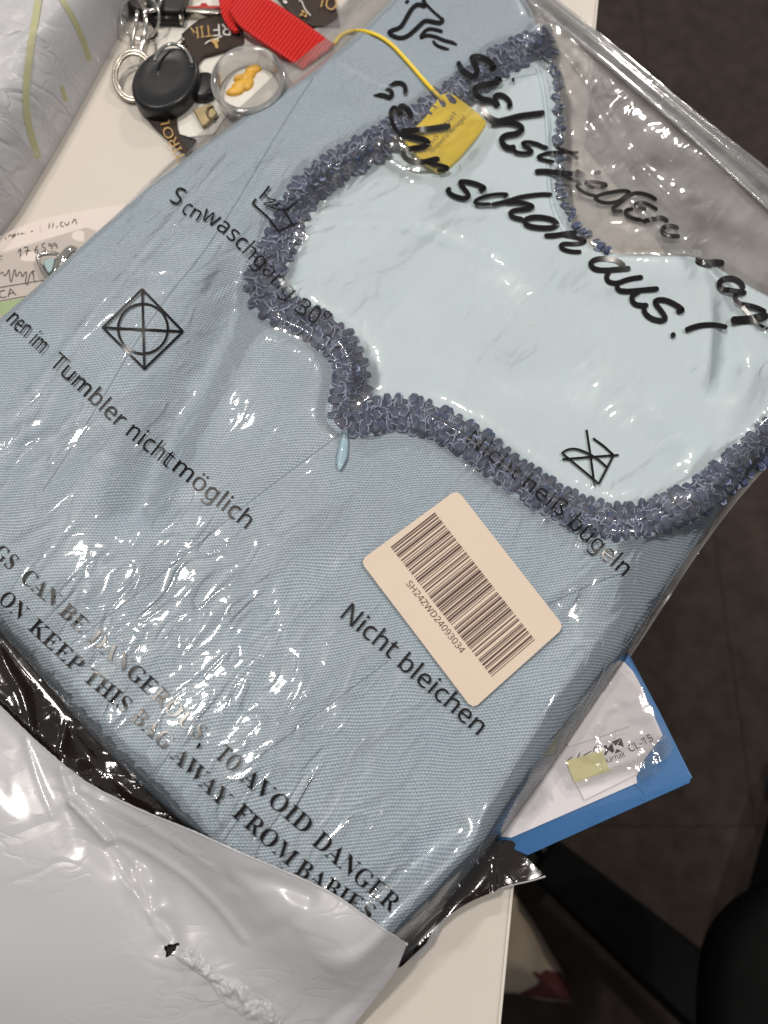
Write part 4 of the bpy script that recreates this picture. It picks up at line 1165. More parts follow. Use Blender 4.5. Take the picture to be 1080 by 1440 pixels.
HAND += [(sc(A8, 6.0, p), w / 6.0, (1, 1)) for p, w in (
    ([(380, 747), (470, 710), (560, 698), (640, 700), (738, 722)], 40), ([(512, 145), (487, 150), (500, 172), (560, 180), (640, 175), (712, 182)], 54),
    ([(872, 405), (860, 350), (800, 310), (720, 303), (663, 345), (680, 397), (740, 407), (900, 432)], 42), ([(820, 430), (793, 470), (830, 517), (880, 530), (970, 545), (1065, 592)], 36),
    ([(765, 662), (850, 660), (930, 655), (1085, 620)], 62), ([(860, 540), (920, 612), (980, 690), (1080, 735)], 28))]
m = MB()
for p, w, tpp in HAND:
    put_stroke(m, p, w * 1.12, on_film, taper=tpp)
m.build("handwritten_slogan", M['ink'], bag)

m = MB()
S_ = lambda t, p, c, **k: put_text(m, t, p, c, on_film, 's', **k)
S_("S", [(238, 283), (251, 289)], 25, shear=.1)
S_("c", [(254, 297), (261, 303)], 23)
S_("n", [(266, 304), (277, 311)], 20)
S_("waschgang", [(281, 307), (310, 325), (347, 361), (404, 421)], 23)
S_("30°", [(413, 436), (436, 453), (459, 462)], 24)
m.build("wash_line", M['ink'], bag)
m = MB()
S_("n", [(8, 451), (15, 458)], 24)
S_("en", [(17.5, 461), (34, 474)], 24)
S_("im", [(40, 482), (56, 497)], 24)
S_("Tumbler", [(68, 512), (93, 534), (121, 560), (166, 602)], 24)
S_("nicht", [(176, 611), (234, 657)], 25)
S_("möglich", [(241, 661), (280, 692), (345, 744)], 25)
m.build("tumble_line", M['ink'], bag)
m = MB()
S_("Nicht", [(655, 622), (690, 648), (725, 675)], 22)
S_("heiß", [(733, 683), (760, 705), (788, 727)], 23)
S_("bügeln", [(798, 739), (836, 775), (876, 811)], 24)
m.build("iron_line", M['ink'], bag)
m = MB()
S_("Nicht", [(478, 868), (514, 898), (548, 926)], 27)
S_("bleichen", [(558, 937), (600, 972), (671, 1034)], 26)
m.build("bleach_line", M['ink'], bag)
m = MB()
under = on_film
R_ = lambda t, p, c: put_text(m, t, p, c, under, 'b')
R_("GS", [(-12, 781), (14, 802)], 22)
R_("CAN", [(27, 815), (74, 855)], 22)
R_("BE", [(81, 862), (112, 891)], 22)
R_("DANGEROUS", [(122, 900), (200, 970), (278, 1042)], 23)
m.tube(on_film([(281, 1045), (280, 1049), (277, 1052)]), .0005, 5, flat=.1)
R_("TO", [(301, 1064), (328, 1087)], 24)
R_("AVOID", [(336, 1096), (428, 1174)], 24)
R_("DANGER", [(437, 1186), (550, 1284)], 25)
R_("ON", [(-4, 845), (27, 873)], 22)
R_("KEEP", [(38, 884), (106, 947)], 22)
R_("THIS", [(115, 955), (174, 1003)], 22)
R_("BAG", [(182, 1011), (232, 1056)], 23)
R_("AWAY", [(238, 1064), (312, 1136)], 23)
R_("FROM", [(325, 1146), (406, 1219)], 24)
R_("BABIES", [(413, 1227), (517, 1296)], 24)
m.build("warning_text", M['ink'], bag)
m = MB()
K = lambda p, w, s=0: put_stroke(m, p, w, on_film, sm=s, cap=False)
K([(200, 406.5), (257.4, 466), (203, 518.5), (144.4, 460.4), (200, 406.5)], 3.4)
K([(200, 406.5), (203, 518.5)], 3.2)
K([(144.4, 460.4), (257.4, 466)], 3.2)
K([(201 + 35 * math.cos(i * math.pi / 20), 462 + 35 * math.sin(i * math.pi / 20)) for i in range(41)], 3.2, 1)
m.build("tumble_dry_symbol", M['ink'], bag)
m = MB()
i_ = (780, 590)
K(sc(i_, 9.818, [(440, 140), (490, 470), (550, 910)]), 3.3)
K(sc(i_, 9.818, [(105, 548), (490, 515), (885, 488)]), 3.0)
K(sc(i_, 9.818, [(530, 255), (680, 365), (815, 490), (610, 885), (440, 740), (100, 460)]), 3.0)
K(sc(i_, 9.818, [(100, 460), (190, 405), (290, 400), (400, 435), (500, 485), (600, 545), (720, 655)]), 3.0, 1)
m.build("iron_symbol", M['ink'], bag)
m = MB()
i_ = (350, 250)
K(sc(i_, 10.8, [(110, 318), (55, 385), (300, 610), (450, 815), (660, 715), (895, 635)]), 3.0)
K(sc(i_, 10.8, [(670, 715), (600, 600), (530, 490)]), 2.6)
K(sc(i_, 10.8, [(165, 305), (240, 220), (312, 125)]), 3.2)
K(sc(i_, 10.8, [(240, 240), (300, 325), (435, 330), (330, 375), (225, 385), (235, 412), (380, 415), (480, 385)]), 1.9, 1)
K(sc(i_, 10.8, [(300, 430), (340, 455), (440, 480), (560, 490), (640, 430), (770, 320)]), 2.2, 1)
K(sc(i_, 10.8, [(480, 385), (390, 440), (330, 448)]), 1.6, 1)
m.build("hand_wash_symbol", M['ink'], bag)

# ------------------------------------------------------------------ barcode sticker on the bag
FS = blur(FZ, .005, g)
stk = thing("barcode_sticker", "cream paper sticker with brown barcode stuck on the clear bag", "sticker", Vector(onsurf([(650, 840)], FS, g, .0005)[0]))
A_, B_, C_, D_ = (np.array(p) for p in lab_px)
nu, nv = 28, 20
L1, L2 = 250.0, 168.0
pts = []
for j in range(nv + 1):
    for i in range(nu + 1):
        u, v = i / nu * L1, j / nv * L2
        r = 9.0
        cx = r if u < r else L1 - r if u > L1 - r else u
        cy = r if v < r else L2 - r if v > L2 - r else v
        dx, dy = u - cx, v - cy
        if dx and dy:
            d_ = max(abs(dx), abs(dy)) / math.hypot(dx, dy)
            u, v = cx + dx * d_, cy + dy * d_
        u, v = u / L1, v / L2
        pts.append(A_ * (1 - u) * (1 - v) + B_ * u * (1 - v) + C_ * u * v + D_ * (1 - u) * v)
top = onsurf(pts, FS, g, .0010)
N_ = len(top)
bot = top.copy()
bot[:, 2] -= .0003
F = [orient3(top, (j * (nu + 1) + i, j * (nu + 1) + i + 1, (j + 1) * (nu + 1) + i + 1, (j + 1) * (nu + 1) + i)) for j in range(nv) for i in range(nu)]
rimi = [i for i in range(nu + 1)] + [(j) * (nu + 1) + nu for j in range(1, nv + 1)] + [nv * (nu + 1) + i for i in range(nu - 1, -1, -1)] + [j * (nu + 1) for j in range(nv - 1, 0, -1)]
F += [(rimi[i], rimi[(i + 1) % len(rimi)], N_ + rimi[(i + 1) % len(rimi)], N_ + rimi[i]) for i in range(len(rimi))]
autosharp(mesh("sticker_paper", np.concatenate([top, bot]), F, M['paper_label'], stk), 40)
on_lab = lambda Q: onsurf(Q, FS, g, .00115)
bars = "212222113113221211311222112312213112132112231211321122114121211231122131121411221132113121122131111323112411211232211331121"
ba, bb, bc, bd = (np.array(p) for p in ((611.5, 720.4), (752.2, 899.6), (691.5, 951.5), (549.3, 769.3)))
tot = sum(map(int, bars))
m = MB()
x = 0
for i, ch in enumerate(bars):
    w = int(ch)
    if i % 2 == 0:
        u0, u1 = x / tot, (x + w * .92) / tot
        Q = []
        for k in range(9):
            v = k / 8
            for u in (u0, u1):
                Q.append((ba * (1 - u) + bb * u) * (1 - v) + (bd * (1 - u) + bc * u) * v)
        V = on_lab(Q)
        m.add(V, [orient3(V, (2 * k, 2 * k + 1, 2 * k + 3, 2 * k + 2)) for k in range(8)])
    x += w
m.build("barcode", M['brown_ink'], stk)
m = MB()
put_text(m, "SH24ZWD24093034", [(570.6, 821), (648, 919)], 9.2, on_lab)
m.build("printed_code", M['brown_ink'], stk)
# ------------------------------------------------------------------ opened shipping mailer (grey outside, black inside)
MA_PX = [(-60, 955), (0, 992), (30, 1022), (62, 1052), (95, 1080), (130, 1106), (200, 1140), (270, 1167), (330, 1195), (400, 1224), (440, 1242), (472, 1258), (505, 1282), (540, 1306),
         (572, 1327), (560, 1358), (530, 1400), (490, 1450), (450, 1510), (380, 1540), (-60, 1540)]
mail = thing("shipping_mailer", "torn open grey white poly mailer with glossy black inside around the dress", "mailer", oneat((230, 1300)))
ZM = np.maximum(blur(FZ, .006, g) + .0022, FZ + .0014)
lowside = sstep(.0, .030, sdf([tuple(p[:2]) for p in onz([(-400, 700), (575, 1327), (530, 1400), (450, 1510), (380, 1545), (-400, 1545)], .012)], g.X, g.Y))
ZM = np.maximum(ZM, .0135 * lowside + .0015)
ZM = blur(ZM, .013, g)
ZM += 1.25 * blur(np.where(g.Y < .05, np.maximum(FZ + .0022 - ZM, 0), 0), .007, g)
ZM = np.maximum(ZM, FZ + .0008)
DM = sdf([tuple(p[:2]) for p in onsurf(MA_PX, ZM, g)], g.X, g.Y)
xm, ym = rot(g.X, g.Y, -38)
ZM = blur(ZM, .0025, g)
ZM += .00018 * noise(xm / .045, ym / .018, 51) + .00005 * noise(xm / .013, ym / .008, 52)
def mf(px, sg, am):
    return fold(px, .014, sg, am)
ZM += mf([(82, 1080), (98, 1130), (140, 1180), (180, 1240), (225, 1310), (245, 1335)], .0010, .0009)
ZM += mf([(100, 1128), (125, 1150), (150, 1183)], .0010, .0030) + mf([(92, 1138), (100, 1170), (105, 1190)], .0024, -.0005)
ZM += mf([(150, 1183), (200, 1215), (215, 1270), (232, 1320)], .004, -.0024)
ZM += mf([(110, 1110), (190, 1150), (260, 1190), (305, 1215)], .0008, .0007) + mf([(165, 1178), (240, 1215), (300, 1262), (345, 1318)], .0010, .0012)
ZM += mf([(180, 1190), (260, 1240), (330, 1310)], .005, -.0018)
ZM += mf([(30, 1040), (55, 1110), (75, 1150)], .0006, .0004) + mf([(20, 1050), (10, 1100), (50, 1160)], .003, -.0002)
ZM += mf([(330, 1235), (380, 1225), (440, 1250)], .0020, -.0014)
ZM += mf([(572, 1327), (530, 1385), (470, 1450)], .0035, .0014) + mf([(555, 1335), (515, 1390), (455, 1450)], .0018, -.0014)
dtear = pdist([tuple(p[:2]) for p in onz(smooth([(240, 1333), (270, 1345), (300, 1375), (325, 1398), (350, 1410), (385, 1440), (400, 1460)], 1, False), .014)], g.X, g.Y)
crum = np.exp(-.5 * (dtear / .0045) ** 2)
ZM += crum * (.0008 + .00035 * noise(g.X / .0030, g.Y / .0030, 53))
dhole = blob((241, 1334), .0022, .014)
crk = np.exp(-.5 * (pdist([tuple(p[:2]) for p in onz([(190, 1225), (215, 1275), (232, 1320)], .014)], g.X, g.Y) / .004) ** 2)
ZM += crk * .0004 * noise(g.X / .003, g.Y / .003, 55)
for c in ((350, 1255), (375, 1300), (300, 1140), (150, 1120), (420, 1300)):
    ZM += blob(c, .006, .016) * .00035 * noise(g.X / .0032, g.Y / .0032, 60 + c[0] % 7)
ZM = np.maximum(ZM, FZ + .0006)
DMH = np.minimum(DM, -sdf([tuple(p[:2]) for p in onz([(226, 1334), (231, 1327), (234, 1331), (240, 1320), (243, 1328), (254, 1322), (253, 1330), (260, 1333), (252, 1340), (250, 1347), (242, 1342), (232, 1349), (234, 1339)], .014)], g.X, g.Y))
fp = sheet("front_panel", g, DMH, ZM, M['mailer'], mail)
m = MB()
ribbon(m, [(228, 1324), (241, 1336), (258, 1347)], 40, ZM, -.0014)
m.build("torn_hole", M['black_film'], mail)
P, L = resample(smooth([(246, 1338), (270, 1346), (300, 1374), (325, 1397), (350, 1410), (385, 1440), (415, 1475)], 2, False), 150)
T_ = np.gradient(P, axis=0)
T_ /= np.hypot(T_[:, 0], T_[:, 1])[:, None]
N2 = np.stack([-T_[:, 1], T_[:, 0]], 1)
nw = 27
fr_ = np.linspace(-1, 1, nw)
wl = 9 + 5 * noise(np.linspace(0, 9, 150), np.zeros(150), 56) + np.linspace(0, 16, 150)
PP = (P[:, None] + N2[:, None] * (fr_[None, :, None] * np.clip(wl, 5, 30)[:, None, None])).reshape(-1, 2)
V = onsurf(PP, ZM, g)
w_ = np.tile(1 - fr_ ** 2, 150)
bmp = .00060 * np.abs(noise(V[:, 0] / .0016, V[:, 1] / .0016, 57)) + .0005 * noise(V[:, 0] / .0032, V[:, 1] / .0024, 58) + .00035 * np.abs(noise(V[:, 0] / .0009, V[:, 1] / .0009, 59))
V[:, 2] += w_ * (.0004 + bmp) - (1 - w_) * .0004 + .0001
F = [orient3(V, (i * nw + j, i * nw + j + 1, (i + 1) * nw + j + 1, (i + 1) * nw + j)) for i in range(149) for j in range(nw - 1)]
mesh("torn_scar", V, F, M['mailer'], mail)
m = MB()
mouth = MA_PX[1:15]
P, L = resample(smooth(mouth, 2, False), 170)
m.tube([tuple(p) for p in onsurf(P + np.array([0, 1.0]), ZM, g, -.0001)], [.00042 * rnd.uniform(.7, 1.3) for _ in P], 6)
m.build("mouth_edge", M['mailer'], mail)
BK_PX = [(-70, 800), (0, 866), (60, 930), (105, 980), (150, 1036), (200, 1085), (268, 1146), (350, 1235), (500, 1370), (585, 1350), (640, 1238), (672, 1196), (690, 1182), (716, 1179), (729, 1190), (742, 1206), (755, 1220),
         (767, 1231), (745, 1238), (722, 1243), (690, 1250), (655, 1266), (620, 1290), (588, 1324), (552, 1352), (505, 1398), (470, 1470), (-70, 1540)]
DK = sdf([tuple(p[:2]) for p in onz(smooth(BK_PX, 1), .004)], g.X, g.Y)
ZK = .0016 + .0125 * sstep(.0005, .016, -DBG) * sstep(-.10, -.04, -g.X - .02)
ZK = np.where(g.X < .04, .0085 + .0035 * sstep(.0004, .012, -DBG), .0030 + .0095 * np.exp(-np.clip(-DO, 0, 1) / .006) + .0012 * noise(g.X / .011, g.Y / .011, 71))
ZK = blur(ZK, .0012, g)
ZK += np.where(g.X < .04, 1, .5) * sstep(.001, .005, -DBG) * (.0007 * noise(xa / .016, ya / .010, 72) + .00022 * noise(g.X / .005, g.Y / .005, 73))
KM = sstep(.0004, .003, -DBG)
ZK += KM * (fold([(-5, 868), (60, 950), (102, 998)], .006, .0012, .0022) + fold([(102, 998), (96, 1030), (92, 1072)], .006, .0009, .0016) + fold([(0, 905), (20, 950), (40, 975), (52, 1030)], .008, .0010, .0018))
ZK += KM * (fold([(110, 1040), (125, 1085), (160, 1110)], .006, .005, -.0015) + fold([(118, 1092), (150, 1088), (190, 1110)], .006, .003, .0018))
ZK = np.minimum(ZK, np.where(DM > -.002, ZM - .0012, 1))
ZK = np.maximum(ZK, .0006)
sheet("black_inner_panel", g, np.minimum(DK, .010 - DO), ZK, M['black_film'], mail)
# torn pale edge of the back panel
m = MB()
edge = [(560, 1352), (576, 1334), (588, 1325), (600, 1312), (620, 1291), (640, 1276), (655, 1267), (690, 1251), (722, 1244), (745, 1239), (767, 1232)]
P, L = resample(smooth(edge, 1, False), 90)
T_ = np.gradient(P, axis=0)
T_ /= np.hypot(T_[:, 0], T_[:, 1])[:, None]
N2 = np.stack([-T_[:, 1], T_[:, 0]], 1)
wd = np.interp(np.linspace(0, 1, 90), [0, .1, .22, .33, .45, .7, 1], [4, 13, 12, 7, 3.2, 2.4, 2]) * (1 + .35 * noise(np.linspace(0, 14, 90), np.zeros(90), 81))
rows = [P - N2 * 1.2, P + N2 * (wd * .35)[:, None], P + N2 * (wd * .7)[:, None], P + N2 * wd[:, None]]
hz = (.0040, .0056, .0050, .0020)
V = np.concatenate([onz(r, 0) * 0 + np.array([onz([p], z)[0] for p in r]) for r, z in zip(rows, hz)])
m.add(V, [orient3(V, (k * 90 + i, k * 90 + i + 1, (k + 1) * 90 + i + 1, (k + 1) * 90 + i)) for k in range(3) for i in range(89)])
m.build("torn_edge", M['mailer'], mail, True)

# ------------------------------------------------------------------ white parcel at the upper left
PA_PX = [(-70, 400), (-30, 330), (2, 296), (40, 235), (85, 160), (128, 82), (162, 22), (190, -30), (215, -90), (-70, -110)]
DP = sdf([tuple(p[:2]) for p in onz(smooth(PA_PX, 1), .010)], g.X, g.Y)
par = thing("white_parcel", "crumpled white plastic parcel with curved olive stripes at the desk corner", "parcel", oneat((20, 120)))
xp, yp = rot(g.X, g.Y, 60)
ZP = .036 * prof(DP, .014) + sstep(0, .01, DP) * (.0011 * noise(xp / .035, yp / .012, 91) + .0006 * np.abs(noise(xp / .011, yp / .006, 92)) + .0002 * noise(g.X / .004, g.Y / .004, 93))
sheet("parcel_skin", g, DP, ZP, M['parcel'], par, skirt=0.0003)
for sp, w in (([(58, -30), (54, 0), (43, 64), (36, 125), (38, 170), (49, 207), (54, 222)], 10), ([(74, -20), (90, 3), (109, 36), (122, 70), (126, 86)], 8), ([(87, 122), (90, 133), (93, 143)], 6)):
    m = MB()
    ribbon(m, sp, w, ZP, .0005)
    m.build("printed_stripe", M['olive'], par)

# ------------------------------------------------------------------ beige sheet under the bag
kp = thing("beige_sheet", "beige paper sheet lying under the clear bag beyond the mint lining", "paper", oneat((850, 310), .0004))
MB().prism([p[:2] for p in onz([(798, 180), (866, 262), (934, 354), (930, 440), (780, 440), (680, 300)], .0004)], .0003, .0005, .00005).build("sheet", M['desk'], kp, False)

# ------------------------------------------------------------------ things at the top of the desk
wc = thing("white_card", "plain white card lying under the lanyards", "card", oneat((290, 100), .0004))
MB().prism([p[:2] for p in onz([(214, 40), (260, 16), (330, -25), (372, 60), (350, 120), (300, 190), (250, 196)], .0004)], .0003, .0011, .0002).build("card_sheet", M['white_card'], wc, False)

def arc(c, rx, ry, a0, a1, n, z):
    """part of an ellipse read off the photograph; z may lean"""
    out = []
    for i in range(n):
        a = rad(a0 + (a1 - a0) * i / (n - 1))
        p = (c[0] + rx * math.cos(a), c[1] + ry * math.sin(a))
        zz = z if not callable(z) else z(a)
        out.append(tuple(onz([p], zz)[0]))
    return out

o = thing("key_ring", "flat steel split key ring hanging from the silver clip", "key ring", oneat((187, 107)))
lean = lambda a: .0048 - .0032 * math.sin(a)
m = MB().tube(arc((188, 107), 28, 35, 0, 351, 40, lean), .00105, 8, True)
m.build("outer_coil", M['dull_steel'], o)
m = MB().tube(arc((188, 107), 24.5, 31, 30, 381, 40, lambda a: lean(a) + .0006), .0009, 8, True)
m.build("inner_coil", M['dull_steel'], o)
o = thing("wire_ring", "thin wire ring leaning around the silver clip", "ring", oneat((196, 26)))
MB().tube(arc((197, 24), 27, 31, 0, 354, 44, lambda a: .010 - .006 * math.sin(a)), .0007, 8, True).build("wire_loop", M['chrome'], o)
o = thing("snap_clip", "silver swivel clip joining the key ring to the black key holder", "clip", oneat((200, 40)))
m = MB()
zz = .0095
m.tube([oneat(p, z) for p, z in (((204, 14), .011), ((205, 30), .0112), ((204, 50), .0105), ((201, 66), .0088), ((196, 74), .007))], .0013, 8)
m.tube([oneat(p, z) for p, z in (((193, 16), .0105), ((192, 34), .0105), ((188, 52), .0095), ((186, 66), .008), ((189, 75), .007))], .0011, 8)
m.build("clip_hook", M['chrome'], o)
MB().lathe(oneat((204, 9), .0075), [(.0004, .0075), (.0022, .007), (.0031, .005), (.0032, .002), (.0026, 0), (.0022, -.003)], 20).build("swivel_knob", M['chrome'], o)
MB().tube(arc((212, -2), 14, 17, -30, 200, 24, .011), .0010, 8).build("swivel_loop", M['chrome'], o)

o = thing("key_holder", "black leather key holder with dark metal hinge bar at the photo's top edge", "key holder", oneat((228, 5)))
kq = smooth([p[:2] for p in onz([(182, -40), (268, -40), (261, 22), (252, 27), (214, 23), (190, 22), (180, 6)], .004)], 1)
autosharp(MB().prism(kq, .0012, .0085, .0015).build("leather_case", M['black_leather'], o), 30)
MB().tube([oneat((213, 27), .0042), oneat((256, 28), .0042)], .0021, 14).build("hinge_bar", M['black_plastic'], o)
MB().tube([oneat((253.5, 28), .0042), oneat((257.5, 28), .0042)], .0025, 14).build("hinge_cap", M['dull_steel'], o)
m = MB().tube([oneat(p, .0016) for p in ((212, 33), (219, 40), (220, 48), (216, 54), (206, 55), (198, 53))], .0007, 7)
m.build("loop_cord", M['black_plastic'], o)
o = thing("metal_plate", "silver edged red plate tucked behind the red lanyard", "plate", oneat((285, 8)))
MB().prism([p[:2] for p in onz([(260, 12), (310, 15), (310, 21), (261, 19)], .005)], .0012, .006, .0006).build("silver_rail", M['dull_steel'], o)
MB().prism([p[:2] for p in onz([(263, 9), (281, 8), (283, 4), (290, 4), (293, 8), (310, 8), (310, 12), (262, 11)], .005)], .0012, .0052, .0004).build("red_insert", M['red_thing'], o)

o = thing("patterned_lanyard", "dark brown lanyard with upside down white and gold letters by the badge reel", "lanyard", oneat((290, 60)))
m = MB()
loft(m, [(345, 14), (310, 21), (285, 24), (268, 36), (255, 48)], [(340, 66), (320, 70), (298, 77), (281, 81), (270, 120)], [.004, .0042, .0045, .0055, .0040], [.0030, .0028, .0026, .0028, .0030], n=30, across=8, th=.0008)
m.build("upper_band", M['brown_web'], o)
m = MB()
loft(m, [(198, 140), (201, 158), (212, 175), (235, 195), (256, 214), (275, 230)], [(262, 128), (252, 150), (248, 168), (250, 182), (259, 206), (290, 224)], [.0028, .0024, .0022, .0022, .0020, .002], n=26, across=8, th=.0008)
m.build("lower_band", M['brown_web'], o)
m = MB()
loft(m, [(251, 188), (262, 191), (276, 196)], [(256, 200), (262, 206), (266, 214)], [.0018] * 3, n=8, across=4, th=.0006)
m.build("band_end", M['black_leather'], o)
def band_z(Q, A, Bp, za, zb):
    """height of a strap at picture points, from distance between its edges"""
    Q = np.atleast_2d(Q)
    A, _ = resample(smooth(A, 2, False), 40)
    Bp, _ = resample(smooth(Bp, 2, False), 40)
    za = np.interp(np.linspace(0, 1, 40), np.linspace(0, 1, len(za)), za)
    zb = np.interp(np.linspace(0, 1, 40), np.linspace(0, 1, len(zb)), zb)
    out = []
    for q in Q:
        da = np.hypot(*(A - q).T)
        db = np.hypot(*(Bp - q).T)
        i, j = da.argmin(), db.argmin()
        f = da[i] / (da[i] + db[j])
        z = za[i] * (1 - f) + zb[j] * f
        out.append(onz([q], z + .00045)[0])
    return np.array(out)
up_ = lambda Q: band_z(Q, [(345, 14), (310, 21), (285, 24), (268, 36), (255, 48)], [(340, 66), (320, 70), (298, 77), (281, 81), (270, 120)], [.004, .0042, .0045, .0055, .0040], [.0030, .0028, .0026, .0028, .0030])
m = MB()
put_text(m, "RF", [(323.5, 33), (299, 34.5)], 16.5, up_)
m.build("white_letters", M['white_ink'], o)
m = MB()
put_text(m, "TIR", [(298, 35), (284, 36.5), (267, 39)], 16.0, up_)
put_stroke(m, [(296, 58), (300, 56), (306, 57), (308, 56)], 5, up_, 1)
put_stroke(m, [(303, 58), (304, 64), (306, 68)], 4.4, up_, 1)
put_stroke(m, [(299, 60), (306, 61)], 3.4, up_, 1)
m.build("gold_letters", M['gold_ink'], o)
m = MB()
put_stroke(m, [(288, 62), (294, 57), (304, 55), (313, 50)], 1.6, up_, 1)
m.build("white_swoosh", M['white_ink'], o)
lo_ = lambda Q: onz(Q, .0030)
m = MB()
put_text(m, "TIROL", [(262, 222), (249, 195), (240, 180), (237, 164.5)], 13, lo_)
m.build("gold_letters", M['gold_ink'], o)

o = thing("dark_lanyard", "dark brown lanyard with gold letters at the top beside the red lanyard", "lanyard", oneat((440, 10)))
m = MB()
loft(m, [(372, -30), (400, 10), (425, 28), (440, 36)], [(460, -40), (470, -8), (474, 18), (478, 36)], [.0030, .0028, .0022, .002], n=20, across=8, th=.0008)
m.build("band", M['brown_web'], o)
da_ = lambda Q: onz(Q, .0036)
m = MB()
put_text(m, "OL", [(476, -2), (448, -10)], 18, da_)
put_stroke(m, [(425, 14), (428, 20), (431, 24)], 4, da_, 1)
put_stroke(m, [(421, 21), (426, 20), (433, 18)], 3, da_, 1)
m.build("gold_letters", M['gold_ink'], o)
m = MB()
put_stroke(m, [(420, 2), (424, 0), (428, 12), (437, 22)], 1.4, da_, 1)
put_stroke(m, [(398, 1), (404, 4)], 4, da_, 0)
m.build("white_letters", M['white_ink'], o)

o = thing("red_lanyard", "bright red ribbed webbing strap running under the clear bag", "lanyard", oneat((370, 30)))
m = MB()
loft(m, [(305, -30), (307, 0), (312, 22), (322, 40), (330, 44)], [(336, -30), (334, 0), (330, 20), (330, 34), (336, 42)], [.009, .0095, .009, .0075, .0065], n=24, across=6, th=.0015)
m.build("folded_end", M['red_web'], o)
m = MB()
loft(m, [(338, -26), (366, -10), (400, 12), (432, 34), (470, 62)], [(322, 14), (334, 34), (362, 54), (392, 74), (425, 96)], [.0130, .0125, .0095, .0065, .003], [.0105, .0095, .0075, .005, .002], n=40, across=8, th=.0016)
m.build("strap", M['red_web'], o)

o = thing("badge_reel", "oval black badge reel with thin metal ring over its top", "badge reel", oneat((235, 115)))
c = oneat((235, 118), .006)
sx_, sy_ = pxsize((235, 118), .008)
rx_, ry_ = 45 * sx_, 45 * sy_
prof_ = [(rx_ * .93, -.0045), (rx_ * 1.0, -.0030), (rx_ * 1.0, .0022), (rx_ * .985, .0033), (rx_ * .93, .0041), (rx_ * .905, .0043), (rx_ * .89, .0041), (rx_ * .5, .0042), (.00001, .0042)]
MB().lathe(c, prof_, 48, 1, ry_ / rx_, rad(-18)).build("reel_case", M['black_plastic'], o)
c2 = oneat((287, 124), .003)
MB().lathe(c2, [(.0066, -.0025), (.0070, 0), (.0066, .0024), (.004, .003), (.00001, .003)], 28, 1, 1.25, rad(-10)).build("belt_clip", M['black_plastic'], o)
MB().tube(arc((243, 96), 27, 34, 195, 352, 30, lambda a: .0125 - .0015 * math.cos(a)), .00085, 8).build("metal_ring", M['chrome'], o)
MB().prism([p[:2] for p in onz([(247, 58), (256, 50), (259, 53), (250, 62)], .009)], .006, .0085, .0005).build("ring_stub", M['dull_steel'], o)

o = thing("clear_tub", "round clear plastic tub with yellow pieces partly under the bag", "tub", oneat((350, 122)))
sx_, sy_ = pxsize((350, 120), .004)
c = oneat((353, 133), .0013)
R = 51 * sx_
k_ = min(1.18, sy_ / sx_)
MB().lathe(c, [(R * .86, 0), (R * .92, .0), (R, .0085), (R * 1.02, .0095), (R * .99, .0103), (R * .88, .0103), (R * .84, .0088), (R * .80, .0015), (R * .78, .0012)], 56, 1, k_).build("tub_wall", M['tub'], o)
MB().lathe(c, [(R * .82, .0009), (.00001, .0009)], 48, 1, k_).build("tub_base", M['white_card'], o, False)
for p, r_, ang in (((349, 110), .0046, .9), ((340, 122), .0054, .6), ((357, 100), .0038, .3), ((331, 131), .0040, .2), ((350, 121), .0036, 1.2), ((338, 112), .003, .4)):
    cc = oneat(p, .0016)
    MB().lathe(cc, [(r_ * .7, -.0008), (r_, .0006), (r_ * .85, .0018), (r_ * .4, .0024), (.00001, .0025)], 11, 1.25, .7, ang).build("yellow_piece", M['amber'], o)
o = thing("brass_buckle", "small brass coloured buckle beside the dress bag's upper left edge", "buckle", oneat((288, 162)))
m = MB().prism([p[:2] for p in onz([(272, 156), (296, 146), (306, 160), (290, 176), (284, 178)], .0032)], .0026, .0040, .0004)
m.build("buckle_plate", M['brass'], o, False)
MB().tube(arc((297, 157), 6, 8, 60, 300, 14, .0046), .0006, 6).build("buckle_loop", M['brass'], o)

# ------------------------------------------------------------------ hand-written note and silver ring at the left
o = thing("paper_note", "pinkish paper note with handwritten numbers and a pale green strip", "note", oneat((50, 390)))
npx = [(-60, 352), (-10, 336), (20, 323), (58, 308), (120, 296), (200, 284), (260, 300), (200, 400), (60, 520), (-60, 545)]
MB().prism([p[:2] for p in onz(npx, .0006)], .0002, .0008, .0001).build("paper_sheet", M['note'], o, False)
pn = lambda Q: onz(Q, .00105)
m = MB()
Z2 = lambda pts, w=1.3: put_stroke(m, sc((0, 280), 5.4, pts), w, pn, 1)
for pts in ([(40, 305), (45, 290)], [(60, 285), (80, 265), (95, 285)], [(95, 300), (100, 265), (118, 262), (115, 280), (98, 282)], [(130, 272), (140, 255), (150, 270)], [(158, 270), (165, 250), (178, 268)], [(182, 262), (186, 258)], [(235, 248), (242, 240), (250, 246)],
            [(303, 238), (308, 234)], [(303, 215), (307, 211)], [(370, 225), (376, 180)], [(398, 218), (404, 178)], [(425, 212), (440, 205)], [(478, 170), (455, 180), (462, 205), (485, 208)], [(490, 175), (497, 198), (520, 195), (522, 168)], [(545, 185), (570, 140), (582, 190)]):
    Z2(pts, 1.2)
for pts in ([(135, 405), (160, 365), (152, 435)], [(178, 370), (215, 358), (198, 428)], [(188, 395), (228, 388)], [(285, 350), (262, 385), (268, 410), (292, 402), (288, 380), (266, 388)], [(345, 335), (318, 342), (318, 365), (345, 368), (342, 392), (315, 398)],
            [(392, 345), (378, 332), (365, 350), (385, 358), (396, 342), (392, 385)], [(425, 335), (408, 330), (402, 350), (425, 352), (430, 335), (432, 375)], [(0, 435), (18, 428)], [(0, 460), (15, 456)]):
    Z2(pts, 1.3)
